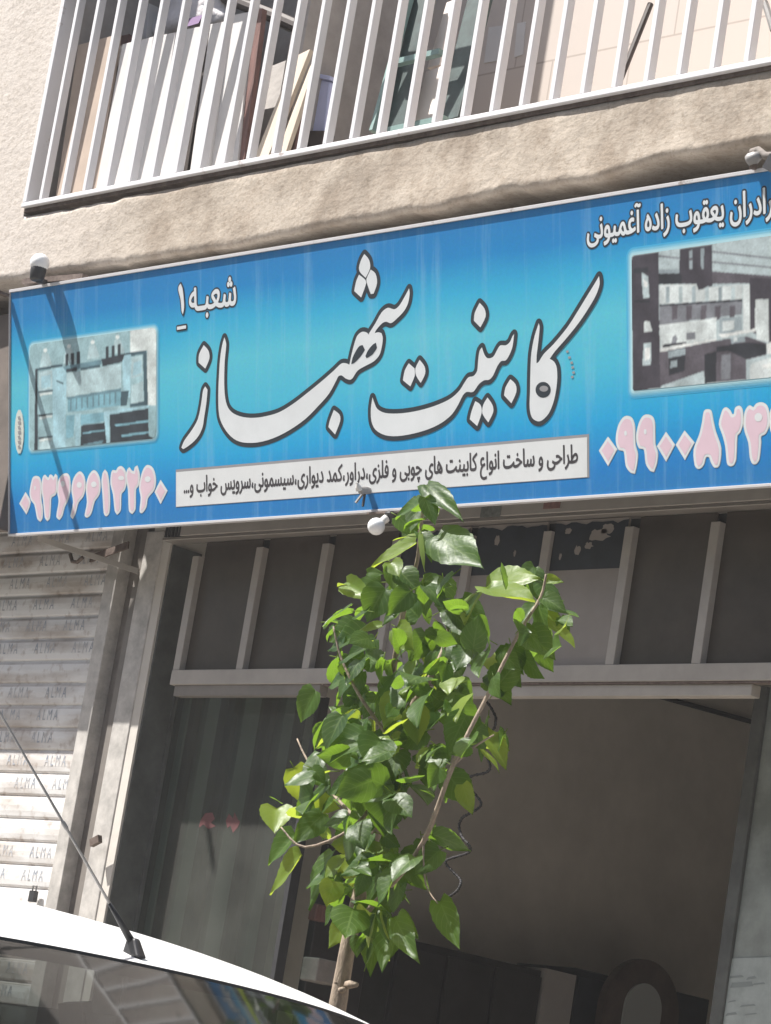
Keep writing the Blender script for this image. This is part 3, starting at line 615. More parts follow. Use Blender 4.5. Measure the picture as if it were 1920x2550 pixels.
# phone numbers
R_ = (1440, 800, 3.471); Q_ = (0, 960, 3.471)
num_r = [[(258,1003),(335,1108),(260,1247),(183,1118)],
 [(420,822),(465,840),(490,910),(492,1000),(497,1080),(515,1150),(508,1240),(490,1315),(455,1305),(415,1250),(398,1125),(355,1110),(332,1060),(330,990),(350,900),(385,840)],
 [(590,810),(640,825),(662,880),(665,1000),(668,1070),(688,1140),(680,1230),(655,1300),(625,1290),(588,1230),(572,1110),(530,1095),(508,1040),(505,980),(525,890),(555,830)],
 [(760,962),(835,1070),(762,1208),(685,1080)], [(920,950),(1003,1050),(925,1195),(848,1068)],
 [(1120,765),(1150,778),(1165,850),(1190,960),(1235,1100),(1220,1245),(1180,1262),(1150,1215),(1135,1175),(1105,1175),(1085,1240),(1045,1275),(1012,1245),(1002,1110),(1050,980),(1075,870),(1090,780)],
 [(1280,748),(1312,772),(1332,808),(1350,800),(1360,752),(1395,735),(1420,770),(1425,880),(1400,960),(1375,990),(1365,1190),(1345,1240),(1315,1250),(1290,1225),(1275,1080),(1250,980),(1220,890),(1240,800),(1255,762)],
 [(1480,732),(1515,748),(1540,717),(1585,705),(1630,730),(1652,800),(1650,900),(1620,970),(1580,995),(1580,1050),(1565,1190),(1540,1230),(1510,1228),(1488,1180),(1475,1050),(1445,960),(1432,880),(1445,780)]]
num_r.append([(x+222, y-14) for x, y in num_r[-1]])
num_l = [[(222,925),(265,1010),(230,1112),(170,1020)],
 [(310,785),(345,800),(360,870),(358,980),(370,1060),(368,1145),(350,1175),(325,1150),(300,1030),(270,990),(258,930),(270,850),(285,800)],
 [(388,775),(405,790),(420,800),(432,775),(450,778),(464,797),(480,768),(497,790),(495,900),(480,945),(445,970),(440,1050),(432,1145),(412,1170),(390,1140),(375,990),(360,890),(370,800)],
 [(535,778),(580,762),(605,800),(610,900),(590,985),(560,1050),(540,1125),(515,1160),(490,1130),(510,1000),(497,920),(505,830)],
 [(690,745),(730,790),(740,880),(720,960),(680,1010),(655,1100),(630,1150),(612,1125),(635,1010),(620,900),(640,800)],
 [(810,735),(850,770),(870,850),(860,940),(820,1000),(790,1105),(755,1140),(735,1120),(755,1010),(745,890),(765,790)],
 [(908,730),(930,760),(945,850),(952,1000),(945,1100),(920,1128),(900,1100),(890,950),(880,830),(890,760)],
 [(975,735),(1005,738),(1020,712),(1050,700),(1085,740),(1095,830),(1080,900),(1050,940),(1045,1075),(1015,1115),(995,1080),(980,940),(958,850),(962,770)],
 [(1120,710),(1140,738),(1160,745),(1168,710),(1188,695),(1208,770),(1200,860),(1175,900),(1172,1065),(1145,1108),(1118,1080),(1110,900),(1090,800),(1100,735)],
 [(1280,690),(1325,720),(1348,810),(1335,900),(1280,970),(1265,1050),(1230,1100),(1210,1085),(1220,970),(1205,880),(1225,770),(1250,712)],
 [(1390,820),(1447,910),(1390,1020),(1340,920)]]
def ell(cx, cy, rx, ry): return [(cx+rx*cos(2*pi*k/14), cy+ry*sin(2*pi*k/14)) for k in range(14)]
eyes_r = [ell(412,968,12,22), ell(582,955,12,24), ell(1560,830,34,38)]
eyes_l = [ell(306,885,7,18), ell(688,860,22,26), ell(814,855,24,26), ell(1050,800,26,20), ell(1280,810,26,26), ell(545,850,18,26)]
for digits, eyes, cr, nme, d in ((num_r, eyes_r, R_, 'phone_number', .0085), (num_l, eyes_l, Q_, 'phone_number', .0085)):
    fl = Flat()
    for i, g in enumerate(digits):
        L = smooth_loop(crop(g, *cr), 3, 75); fl.stroke([L], .0022, .0004+.00004*i, 'ink_cream'); fl.poly(L, .0011, 'ink_white'); fl.poly(inset(L, d), .0015, 'ink_pink')
    for g in eyes: fl.poly(crop(g, *cr), .0019, 'ink_white')
    fl.build(nme)

# service strip with lettering
fl = Flat()
st = [SP(438.5,1176), SP(1463,1088.6), SP(1462.5,1187), SP(440,1263)]
u_0 = (st[0][0]+st[3][0])/2; u_1 = (st[1][0]+st[2][0])/2; v_1 = (st[0][1]+st[1][1])/2; v_0 = (st[2][1]+st[3][1])/2
fl.poly([(u_0-.003,v_0-.002),(u_1+.009,v_0-.002),(u_1+.009,v_1+.010),(u_0-.003,v_1+.010)], .0006, 'ink_grey')
fl.poly([(u_0,v_0),(u_1,v_0),(u_1,v_1),(u_0,v_1)], .0011, 'ink_strip')
strip = fl.build('service_strip')

# Arabic-script shaping with presentation forms (isolated, final, initial, medial)
AF = {'ا':(0xFE8D,2),'آ':(0xFE81,2),'ب':(0xFE8F,4),'پ':(0xFB56,4),'ت':(0xFE95,4),'چ':(0xFB7A,4),'ح':(0xFEA1,4),'خ':(0xFEA5,4),'د':(0xFEA9,2),'ر':(0xFEAD,2),'ز':(0xFEAF,2),
      'س':(0xFEB1,4),'ش':(0xFEB5,4),'ط':(0xFEC1,4),'ع':(0xFEC9,4),'غ':(0xFECD,4),'ف':(0xFED1,4),'ق':(0xFED5,4),'ک':(0xFB8E,4),'ل':(0xFEDD,4),'م':(0xFEE1,4),'ن':(0xFEE5,4),'و':(0xFEED,2),'ه':(0xFEE9,4),'ی':(0xFBFC,4),'ـ':(0x0640,9)}
def shape(t):
    out = []
    for i, ch in enumerate(t):
        if ch not in AF: out.append(ch); continue
        base, k = AF[ch]
        if k == 9: out.append(ch); continue
        prev = i > 0 and t[i-1] in AF and AF[t[i-1]][1] in (4, 9); nxt = k == 4 and i+1 < len(t) and t[i+1] in AF
        out.append(chr(base + (3 if prev and nxt else 2 if nxt else 1 if prev else 0)))
    return ''.join(reversed(out))
def text_tris(s, bold=0):                                                  # glyph outlines, filled by winding number
    c = bpy.data.curves.new('t', 'FONT'); c.body = s; c.size = 1; c.resolution_u = 4; c.fill_mode = 'NONE'
    o = bpy.data.objects.new('t', c); COL.objects.link(o); bpy.context.view_layer.update()
    me = bpy.data.meshes.new_from_object(o.evaluated_get(bpy.context.evaluated_depsgraph_get()))
    v = [(p.co.x, p.co.y) for p in me.vertices]; nb = {}
    for e in me.edges: a, c_ = e.vertices; nb.setdefault(a, []).append(c_); nb.setdefault(c_, []).append(a)
    bpy.data.objects.remove(o); bpy.data.curves.remove(c); bpy.data.meshes.remove(me)
    loops = []; seen = set()
    for k in sorted(nb):
        if k in seen: continue
        L = [k]; seen.add(k); prev, cur = None, k
        while True:
            nx = [q for q in nb[cur] if q != prev and (q not in seen or (q == k and len(L) > 2))]
            if not nx or nx[0] == k: break
            prev, cur = cur, nx[0]; seen.add(cur); L.append(cur)
        if len(L) > 2: loops.append(L if L[1] == k+1 else [L[0]]+L[:0:-1])
    ed = [(L[i], L[(i+1) % len(L)]) for L in loops for i in range(len(L))]
    r = delaunay_2d_cdt([V(p) for p in v], ed, [], 0, 1e-6); q = [tuple(p) for p in r[0]]; out = []
    boxes = [(min(v[k][0] for k in L), max(v[k][0] for k in L), L) for L in loops]
    for t in r[2]:
        x = sum(q[k][0] for k in t)/3; y = sum(q[k][1] for k in t)/3; wn = 0
        for x0, x1, L in boxes:
            if not x0 <= x <= x1: continue
            for i in range(len(L)):
                (ax, ay), (bx_, by) = v[L[i]], v[L[(i+1) % len(L)]]
                if (ay > y) != (by > y) and x < (bx_-ax)*(y-ay)/(by-ay)+ax: wn += 1 if by > ay else -1
        if wn: out.append(tuple(t))
    return q, out
def put_text(fl, s, u0, u1, v0, v1, layers):
    v, f = text_tris(s, layers[-1][0]); mx0 = min(p[0] for p in v); mx1 = max(p[0] for p in v); my0 = min(p[1] for p in v); my1 = max(p[1] for p in v)
    kx = (u1-u0)/(mx1-mx0); ky = (v1-v0)/(my1-my0)
    for bold, h, mname in layers:
        v, f = text_tris(s, layers[-1][0]); q = [(u0+(x-mx0)*kx, v0+(y-my0)*ky) for x, y in v]
        if bold < .02: fl.fat(q, f, bold, h, mname)
        else: fl.tri(q, f, h, mname)
fl = Flat()
W = u_1-u_0; HH = v_1-v_0
put_text(fl, shape('طراحی و ساخت انواع کابینت های چوبی و فلزی،دراور،کمد دیواری،سیسمونی،سرویس خواب و...'), u_0+.022*W, u_1-.02*W, v_0+.13*HH, v_1-.16*HH, [(.0017, .0016, 'ink_text')])
fl.build('service_lettering')
fl = Flat()
a = SP(1463, 614); c = SP(1975, 545); t0 = SP(1590, 540)
put_text(fl, shape('برادران یعقوب زاده آغمیونی'), a[0], SP(1462,600)[0]+ (SP(1916,540)[0]-SP(1462,600)[0])*1.045, SP(1480,611)[1]-.004, SP(1480,611)[1]+.118, [(.0085, .0006, 'ink_black'), (.0021, .0011, 'ink_white')])
fl.build('owner_lettering')
fl = Flat()
a = SP(474, 786); c = SP(587, 690)
put_text(fl, shape('شعبـه'), SP(472,765)[0], SP(588,750)[0], SP(530,788)[1], SP(575,690)[1], [(.0085, .0006, 'ink_black'), (.0021, .0011, 'ink_white')])
one = crop([(78,268),(90,300),(98,370),(100,420),(92,462),(84,440),(78,370),(64,310),(66,285)], *A_); dash = crop([(55,540),(112,530),(112,550),(55,560)], *A_)
for L in (smooth_loop(one), dash): fl.stroke([L], .0065, .0012, 'ink_black'); fl.poly(L, .0022, 'ink_white')
fl.build('branch_lettering')
# oval maker's mark at the left edge and a faint rubbed mark by the big letter
fl = Flat()
ov = crop(ell(170,400,38,190), *Q_); fl.stroke([ov], .003, .0012, 'ink_glow'); fl.poly(ov, .0021, 'ink_cream')
for k in range(7): yy = 270+k*42; fl.poly(crop([(158,yy),(176+8*(k % 2),yy-6),(186,yy+22),(164,yy+26)], *Q_), .0030, 'ink_grey')
fl.build('maker_mark')
fl = Flat()
for k, (x, y) in enumerate([(1345,590),(1358,628),(1372,660),(1378,690),(1384,722),(1376,750)]): fl.poly(crop([(x-8,y),(x+8,y-5),(x+10,y+9),(x-5,y+13)], *B_), .0012, 'ink_grey')
fl.build('rubbed_mark')
# printed kitchen photographs: soft rim, then flat printed areas
def rim(fl, q, r, rings):
    (u0, v0), (u1, v1) = q
    for k, (grow, mname) in enumerate(rings):
        pts = []
        for cx, cy, a0 in ((u1-r, v1-r, 0), (u0+r, v1-r, 90), (u0+r, v0+r, 180), (u1-r, v0+r, 270)):
            for j in range(7): a = rad(a0+15*j); pts.append((cx+(r+grow)*cos(a), cy+(r+grow)*sin(a)))
        fl.poly(pts, .0004+.00025*k, mname)
MT['rim_soft'] = mat('rim_soft', (.10, .42, .64), .45, var=.15, spec=.25); MT['rim_mid'] = mat('rim_mid', (.24, .54, .68), .45, var=.15, spec=.25)
fl = Flat()
a = SP(72, 851); c = SP(395, 808); d_ = SP(393, 1098); e = SP(78, 1130)
q = ((a[0]+.01, (d_[1]+e[1])/2+.012), (c[0]-.012, (a[1]+c[1])/2-.012))
rim(fl, q, .02, [(.018, 'rim_a'), (.015, 'rim_soft'), (.012, 'rim_b'), (.009, 'rim_mid'), (.006, 'rim_c'), (.003, 'ink_glow')])
rim_l = fl; ql = q
Z4 = (0, 560, 3.471)
pic = []
def pp(pts, mname, cr=None): pic.append((crop(pts, *(cr or Z4)), PC[mname]))
def print_sheet(name, q, base, nx, r, seed):                               # the printed photograph: one flat sheet, its picture held as colours in the print
    (u0, v0), (u1, v1) = q; ny = int(nx*(v1-v0)/(u1-u0)); U, W_ = np.meshgrid(np.linspace(u0, u1, nx+1), np.linspace(v0, v1, ny+1), indexing='ij')
    img = np.zeros((nx+1, ny+1, 3)); img[:] = base
    for pts, c in pic:
        ins = np.zeros(U.shape, bool)
        for (xa, ya), (xb, yb) in zip(pts, pts[1:]+pts[:1]):
            if ya == yb: continue
            ins ^= ((ya > W_) != (yb > W_)) & (U < (xb-xa)*(W_-ya)/(yb-ya)+xa)
        cy_ = (W_-v0)/(v1-v0); img[ins] = (np.array(c)*(1+.22*np.sin(U*37+W_*23+len(pts))[..., None]*.6))[ins]
    g = np.random.default_rng(seed); n1 = g.normal(0, 1, img.shape[:2])
    def blur(a, k):
        for ax in (0, 1):
            p = np.pad(a, [(k, k) if d == ax else (0, 0) for d in range(a.ndim)], mode='edge'); a = sum(np.take(p, range(o, o+a.shape[ax]), ax) for o in range(2*k+1))/(2*k+1)
        return a
    img = blur(img, 1); soft = blur(blur(n1, 4), 4); soft /= soft.std(); fine = blur(n1, 1); fine /= fine.std()
    img = np.clip(img*(1+.045*soft+.04*fine)[..., None]+.012, 0, 1)
    vs = np.stack([U, W_, np.full(U.shape, .0024)], -1).reshape(-1, 3); m_ = ny+1; fs = []
    for a_ in range(nx):
        for c_ in range(ny):
            x_ = min(U[a_, 0]-u0, u1-U[a_+1, 0])/r; y_ = min(W_[0, c_]-v0, v1-W_[0, c_+1])/r
            if x_ < 1 and y_ < 1 and (1-x_)**2+(1-y_)**2 > 1: continue
            o_ = a_*m_+c_; fs.append((o_, o_+m_, o_+m_+1, o_+1))
    me = bpy.data.meshes.new(name); me.from_pydata(vs.tolist(), [], fs); me.materials.append(MT['print_ink'])
    at = me.attributes.new('ink', 'FLOAT_COLOR', 'POINT'); at.data.foreach_set('color', np.concatenate([img.reshape(-1, 3), np.ones((img.shape[0]*img.shape[1], 1))], 1).astype('f').ravel())
    o = bpy.data.objects.new(name, me); COL.objects.link(o); return o
MT['print_ink'] = mat('print_ink', (.4, .4, .4), .42, spec=.25); n_ = MT['print_ink'].node_tree; a_n = n_.nodes.new('ShaderNodeAttribute'); a_n.attribute_name = 'ink'; n_.links.new(a_n.outputs['Color'], n_.nodes['Principled BSDF'].inputs['Base Color'])
MT['rim_a'] = mat('rim_a', (.06, .40, .66), .45, spec=.25); MT['rim_b'] = mat('rim_b', (.16, .48, .67), .45, spec=.25); MT['rim_c'] = mat('rim_c', (.32, .60, .70), .45, spec=.25)
pp([(1130,905),(1240,885),(1360,880),(1370,1560),(1250,1560),(1130,1300)], 'print_pf')               # faded corner
for lx, ly in ((395,1085),(600,1050),(805,1015),(1020,970)):
    pp([(lx-25,ly+25),(lx+25,ly+20),(lx+62,ly+130),(lx-50,ly+150)], 'print_pb'); pp(ell(lx,ly,18,18), 'print_pf')
pp([(310,1245),(545,1205),(1060,1150),(1255,1085),(1275,1085),(1280,1980),(300,2150)], 'print_pa')
pp([(310,1245),(330,1242),(330,1965),(300,1975)], 'print_pg'); pp([(1240,1090),(1270,1085),(1285,1560),(1250,1560)], 'print_pd'); pp([(330,1240),(545,1200),(545,1225),(330,1262)], 'print_pd'); pp([(1060,1115),(1255,1085),(1255,1115),(1060,1150)], 'print_pd')
pp([(340,1275),(455,1255),(455,1415),(340,1435)], 'print_pb'); pp([(360,1310),(440,1295),(440,1400),(360,1415)], 'print_ph')
pp([(1140,1150),(1235,1125),(1235,1300),(1135,1330)], 'print_pb'); pp([(1140,1390),(1240,1350),(1245,1530),(1135,1550)], 'print_pb'); pp([(1160,1190),(1225,1170),(1225,1280),(1150,1310)], 'print_ph')
pp([(455,1250),(545,1225),(580,1270),(570,1960),(520,1990),(465,1990)], 'print_ph'); pp([(1060,1130),(1135,1120),(1130,1490),(1070,1500)], 'print_ph')
pp([(490,1340),(550,1365),(550,1380),(490,1355)], 'print_pd')
for x0, y0 in ((570,1120),(618,1110),(668,1100),(918,1055),(970,1045),(1022,1035)): pp([(x0,y0),(x0+26,y0-6),(x0+26,y0+108),(x0,y0+115)], 'print_pg')
pp([(545,1225),(880,1165),(880,1205),(575,1270)], 'print_pe'); pp([(880,1160),(1085,1110),(1060,1185),(890,1225)], 'print_pg'); pp([(575,1245),(670,1230),(670,1262),(575,1275)], 'print_pg'); pp([(700,1238),(870,1205),(870,1230),(700,1260)], 'print_pd')
pp([(580,1285),(1050,1200),(1050,1410),(580,1490)], 'print_pb'); pp([(580,1490),(1050,1412),(1050,1440),(590,1510)], 'print_pe')
pp([(590,1510),(1050,1440),(1050,1560),(590,1620)], 'print_pc')
for k in range(9): x0 = 610+k*48; pp([(x0,1508-k*7.6),(x0+14,1506-k*7.6),(x0+14,1600-k*7),(x0,1604-k*7)], 'print_pe')
for y0 in (1440, 1642, 1836): pp([(335,y0),(460,y0-16),(462,y0-2),(335,y0+16)], 'print_pg'); pp([(345,y0+20),(455,y0+2),(455,y0+20),(345,y0+40)], 'print_pf')
pp([(345,1880),(440,1865),(440,1960),(345,1970)], 'print_pb')
pp([(1050,1440),(1120,1430),(1100,1560),(1045,1570)], 'print_pd'); pp([(1130,1545),(1275,1525),(1275,1560),(1130,1575)], 'print_pd')
pp([(570,1640),(900,1595),(900,1615),(700,1700),(700,1950),(570,1965)], 'print_pa'); pp([(575,1650),(650,1640),(640,1830),(575,1850)], 'print_pc'); pp([(655,1640),(700,1630),(690,1935),(655,1945)], 'print_ph')
pp([(700,1640),(900,1620),(905,1700),(700,1730)], 'print_pc'); pp([(705,1735),(920,1705),(925,1890),(700,1945)], 'print_pg'); pp([(720,1795),(910,1768),(910,1780),(720,1808)], 'print_pc'); pp([(720,1900),(900,1860),(880,1900),(760,1925)], 'print_pe')
pp([(900,1615),(1290,1560),(1290,1580),(950,1640),(950,1890),(925,1895)], 'print_ph'); pp([(955,1640),(1290,1585),(1355,1885),(1340,1905),(880,1945),(955,1880)], 'print_pg')
pp([(990,1725),(1285,1690),(1285,1705),(1010,1742)], 'print_pc'); pp([(1050,1815),(1290,1785),(1290,1800),(1060,1835)], 'print_pc'); pp([(1285,1580),(1370,1560),(1375,1880),(1340,1850),(1290,1820)], 'print_pa')
def mount(o, par): o.parent = par; o.matrix_parent_inverse = Matrix.Identity(4); return o
ph = rim_l.build('printed_photo'); ps = print_sheet('picture', ql, PC['print_pa'], 300, .02, 3); pic = []; PICS = [(ps, ph)]
fl = Flat()
K3 = (1400, 420, 3.204); K4 = R_
a = SP(1573, 635); c = SP(1920, 583); d_ = SP(1577, 974); e = SP(1920, 945)
q = ((a[0]+.002, (d_[1]+e[1])/2+.004), (SW-.02, (a[1]+c[1])/2-.004))
rim(fl, q, .006, [(.027, 'rim_a'), (.023, 'rim_soft'), (.019, 'rim_b'), (.015, 'rim_mid'), (.011, 'rim_c'), (.007, 'ink_glow')])
qr = q
def p3(pts, mname): pp(pts, mname, K3)
def p4(pts, mname): pp(pts, mname, K4)
E_ = 2000
p3([(558,700),(775,664),(780,1290),(560,1290)], 'print_qa'); p3([(575,795),(690,785),(690,830),(575,840)], 'print_qf')
p3([(775,805),(940,800),(940,835),(775,838)], 'print_qe'); p3([(775,690),(940,708),(940,722),(775,706)], 'print_qg')
p3([(940,645),(1200,606),(1200,940),(1090,970),(1075,920),(940,920)], 'print_qa'); p3([(1015,650),(1045,645),(1045,800),(1015,805)], 'print_qb'); p3([(1020,655),(1040,650),(1040,710),(1020,712)], 'print_qe'); p3([(1020,735),(1042,733),(1042,800),(1020,800)], 'print_qe'); p3([(1110,640),(1135,636),(1135,800),(1112,800)], 'print_qe')
p3([(1200,655),(E_,745),(E_,760),(1200,670)], 'print_qg'); p3([(1200,738),(E_,812),(E_,826),(1200,752)], 'print_qg')
p3([(775,838),(940,835),(960,860),(960,920),(775,925)], 'print_qf'); p3([(1200,820),(E_,880),(E_,960),(1450,915),(1200,920)], 'print_qb'); p3([(1500,870),(E_,880),(E_,1600),(1500,1290)], 'print_qa'); p3([(1545,1045),(1650,1040),(1650,1300),(1540,1290)], 'print_qd')
p3([(640,830),(690,860),(700,1030),(650,1035),(640,900)], 'print_qc'); p3([(650,880),(690,910),(680,950),(655,940)], 'print_qh'); p3([(575,1050),(700,1050),(700,1068),(575,1068)], 'print_qf')
p3([(780,928),(1075,922),(1090,972),(1200,945),(1440,925),(1440,1040),(780,1082)], 'print_qd')
for k in range(6): x0 = 830+k*105; p3([(x0,945),(x0+28,940),(x0+28,1068),(x0,1072)], 'print_qc' if k % 2 else 'print_qe')
p3([(780,1085),(1440,1042),(1440,1060),(780,1105)], 'print_qf'); p3([(780,1100),(1440,1058),(1440,1165),(780,1245)], 'print_qg'); 
for k in range(5): x0 = 880+k*115; p3([(x0,1095),(x0+45,1090),(x0+40,1200),(x0,1208)], 'print_qb')
p3([(1445,930),(1500,925),(1505,1290),(1450,1290)], 'print_qd')
p4([(470,-2),(705,-2),(712,575),(478,605)], 'print_qa'); p4([(705,35),(1200,-30),(1200,140),(715,230)], 'print_qd'); p4([(1225,-30),(1420,-40),(1420,85),(1225,110)], 'print_qe'); p4([(1250,0),(1350,-10),(1350,70),(1250,90)], 'print_qd')
p4([(575,0),(620,0),(645,85),(570,98)], 'print_qd'); p4([(570,195),(635,185),(632,380),(558,388)], 'print_qc'); p4([(580,230),(625,225),(622,330),(580,340)], 'print_qh')
p4([(940,105),(1015,95),(1015,155),(940,165)], 'print_qg'); p4([(820,130),(850,118),(862,150),(850,190),(810,200)], 'print_qg'); p4([(730,205),(940,180),(940,195),(735,228)], 'print_qf')
p4([(710,235),(1200,145),(1200,165),(712,268)], 'print_qh'); p4([(1215,115),(1530,65),(1530,90),(1245,145)], 'print_qh')
p4([(705,270),(1200,168),(1460,130),(1630,190),(1630,290),(1455,335),(1455,505),(715,575)], 'print_qb'); p4([(780,260),(930,232),(930,290),(780,320)], 'print_qe'); p4([(785,320),(930,292),(925,430),(790,470)], 'print_qf'); p4([(800,345),(860,335),(860,395),(800,405)], 'print_qe')
p4([(1095,285),(1200,260),(1195,530),(1100,540)], 'print_qf'); p4([(1240,290),(1320,280),(1320,500),(1240,510)], 'print_qg'); p4([(1320,150),(1440,130),(1450,175),(1330,195)], 'print_qe'); p4([(1345,140),(1380,138),(1380,170),(1345,172)], 'print_qd'); p4([(1200,220),(1460,180),(1630,200),(1630,280),(1455,330),(1310,260),(1200,265)], 'print_qf')
p4([(720,560),(1090,430),(1100,540),(720,578)], 'print_qc'); p4([(1455,340),(1640,285),(E_,240),(E_,470),(1455,505)], 'print_qc'); p4([(1490,370),(1640,320),(E_,290),(E_,470),(1490,505)], 'print_qd'); p4([(1590,380),(1700,350),(1700,400),(1600,405)], 'print_qh')
p4([(1535,0),(1650,-10),(1650,180),(1545,160)], 'print_qd'); p4([(1630,200),(1700,160),(E_,150),(E_,240),(1640,285)], 'print_qh')
ph = fl.build('printed_photo'); PICS.append((print_sheet('picture', qr, PC['print_qc'], 360, .004, 8), ph))
# brackets behind the sign
for u in (.35, 1.6, 2.9, 4.2):
    b = MB(); b.bar(S3(u, SH*.85, -D-.004), S3(u, SH*.85, -D-.004)+V((0, .50, .02)), (0,0,1), .03, .03, 'rusty_metal'); b.build('bracket', sign); b = MB(); b.bar(S3(u, .12, -D-.004), S3(u, .12, -D-.004)+V((0, .30, 0)), (0,0,1), .03, .03, 'rusty_metal'); b.build('bracket', sign)
b = MB(); b.box(SX0+.03, SX1, -.775, -.42, 4.58, 4.592, 'grey_metal'); b.build('rear_flashing', sign)  # unseen sheet added to stop sun through the gap above the sign
b = MB(); b.bar(P(345,1423,-.335), P(95,1340,-.57), (0,0,1), .022, .012, 'beige_metal'); b.build('brace', sign)

# ------------------------------------------------------------------ lamps and rods at the sign
rod = MB(); p0 = S3(-.012, SH-.012, .008); rod.bar(p0, p0+V((-.02, -.30, .012)), (1,0,0), .026, .012, 'rusty_metal'); tag(rod.build('iron_rod'), 'flat iron rod sticking out of the top left corner of the blue sign', 'rod')
def bulb(bm, c, axis, r, mname='bulb_glass'):
    prof = [(-.62*r-.025, .016), (-.62*r-.02, .020), (-.75*r, .52*r)]
    prof = [(-1.15*r, .45*r)]+[(r*-cos(a), max(.001, r*sin(a))) for a in [rad(28+k*152/12) for k in range(13)]]
    bm.lathe(c, axis, prof, mname, 22)
lp = thing('sign_lamp', 'white bulb on a dark bracket above the left end of the sign', 'lamp', P(99, 690, -.89))
cB = P(99, 655, -.89)
b = MB(); bulb(b, cB, (0, 0, 1), .040); b.build('bulb', lp, smooth=True)
b = MB(); b.lathe(cB+V((0,0,-.075)), (0,0,1), [(0,.024),(.008,.030),(.045,.033),(.055,.033)], 'dark_metal', 16); b.build('lamp_holder', lp, smooth=True)
b = MB(); b.bar(P(62, 703, -.80), P(212, 690, -.80), (0,0,1), .022, .03, 'rusty_metal'); b.bar(cB+V((0,.01,-.07)), P(118, 705, -.79), (0,0,1), .02, .02, 'dark_metal'); b.bar(P(110,716,-.80), P(200,697,-.80), (0,0,1), .014, .02, 'dark_metal')
b.build('bracket_arm', lp)
lp2 = thing('sign_lamp', 'bare lamp holder with grey pipe at the upper right end of the sign', 'lamp', P(1890, 400, -.85))
b = MB(); b.tube([P(1872,380,-.84), P(1888,374,-.84), P(1905,388,-.84), P(1925,388,-.84), P(1990,375,-.84)], .013, 'concrete_dark', 10); b.build('pipe', lp2, smooth=True)
b = MB(); b.lathe(P(1862,402,-.85), (.9,.1,.35), [(0,.004),(.003,.02),(.012,.023),(.03,.02),(.05,.012)], 'grey_metal', 14); b.lathe(P(1878,398,-.84), (0,0,1), [(-.03,.012),(0,.016),(.03,.012)], 'rusty_metal', 12); b.build('lamp_holder', lp2, smooth=True)
b = MB(); b.bar(P(1920,405,-.86), P(1960,430,-.86), (0,0,1), .05, .05, 'black_plastic'); b.build('junction_box', lp2)
lp3 = thing('sign_lamp', 'round white bulb hanging below the middle of the sign', 'lamp', P(937, 1310, -.62))
cC = P(937, 1311, -.64)
b = MB(); bulb(b, cC, (.1, -.75, -.65), .0315); b.build('bulb', lp3, smooth=True)
b = MB(); b.lathe(P(975,1277,-.60), (0,0,-1), [(0,.022),(.006,.024),(.03,.008),(.04,.004)], 'dark_metal', 14); b.bar(P(978,1274,-.60), P(915,1279,-.62), (0,0,1), .008, .008, 'rusty_metal')
b.lathe(cC, (.35,.55,.75), [(.02,.014),(.05,.015),(.055,.006)], 'dirty_white', 12); b.build('lamp_holder', lp3)
lp4 = thing('lamp_socket', 'small broken white lamp socket on the white strip of the sign', 'lamp socket', S3(*SP(918,1215), .01))
b = MB(); c0 = S3(*SP(920,1222), .0); b.lathe(c0, sn, [(0,.012),(.02,.016),(.045,.013),(.05,.005)], 'grey_metal', 12); b.build('socket', lp4)
b = MB(); b.lathe(c0+sn*.05, V((.1,-.6,.8)), [(0,.013),(.012,.011),(.03,.002)], 'dirty_white', 12); b.bar(c0+sn*.02, c0+sn*.03+V((-.03,0,-.045)), (1,0,0), .007, .007, 'grey_metal'); b.bar(c0+sn*.02, c0+sn*.03+V((.012,0,-.06)), (1,0,0), .007, .007, 'dark_metal'); b.build('clip', lp4)

# ------------------------------------------------------------------ shopfront
YS = -.30
shop = thing('shopfront', 'beige metal shopfront with dark transom panes and open doorway', 'shopfront', (-8.5, YS, .3))
b = MB(); b.box(-9.98, -6.2, YS-.035, YS+.05, 3.678, 3.86, 'beige_metal'); b.box(-10.095, -6.2, YS-.03, YS+.04, 3.664, 3.676, 'beige_dark'); b.build('lintel_panel', shop, bevel=.002)
b = MB(); b.box(-10.098, -9.983, YS-.02, YS+.06, 3.68, 3.86, 'grey_metal')
for k in range(5): b.box(-10.09+k*.022, -10.08+k*.022, YS-.026, YS-.0205, 3.68, 3.86, 'dark_metal')
b.build('lintel_end', shop)
b = MB(); b.box(-9.90, -6.2, YS+.045, YS+.075, 3.61, 3.6635, 'dark_metal'); b.build('lintel_recess', shop)  # dark strip standing in for the shade in the slit under the lintel
mx_ = [-9.912, -9.525, -9.138, -8.745, -8.352, -7.958, -7.565, -7.172, -6.779, -6.386]
for k, mx in enumerate(mx_):
    b = MB(); b.box(mx, mx+.040, YS-.005, YS+.04, 3.137, 3.622 if k not in (0,) else 3.60, 'beige_metal'); b.build('mullion', shop, bevel=.002)
for k in range(len(mx_)-1):
    x0, x1 = mx_[k]+.0405, mx_[k+1]-.0005
    b = MB()
    if k in (3, 4, 5): b.box(x0, x1, YS+.012, YS+.02, 3.137, 3.66, 'sheet_panel')
    else: b.box(x0, x1, YS+.024, YS+.029, 3.137, 3.66, 'shade_dark')
    b.build('transom_pane', shop)
b = MB(); b.box(-9.912, -6.2, YS-.008, YS+.06, 3.078, 3.1365, 'beige_metal'); b.build('transom_bar', shop, bevel=.002)
b = MB(); b.box(-9.0, -6.2, YS-.004, YS+.02, 3.070, 3.0775, 'rusty_metal'); b.build('bar_joint', shop)
b = MB(); b.box(-8.9, -6.90, YS+.004, YS+.05, 3.030, 3.0695, 'beige_metal'); b.build('door_head', shop, bevel=.002)
b = MB(); b.box(-9.886, -9.02, YS+.0, YS+.04, 3.035, 3.0775, 'beige_dark'); b.build('glass_head', shop)
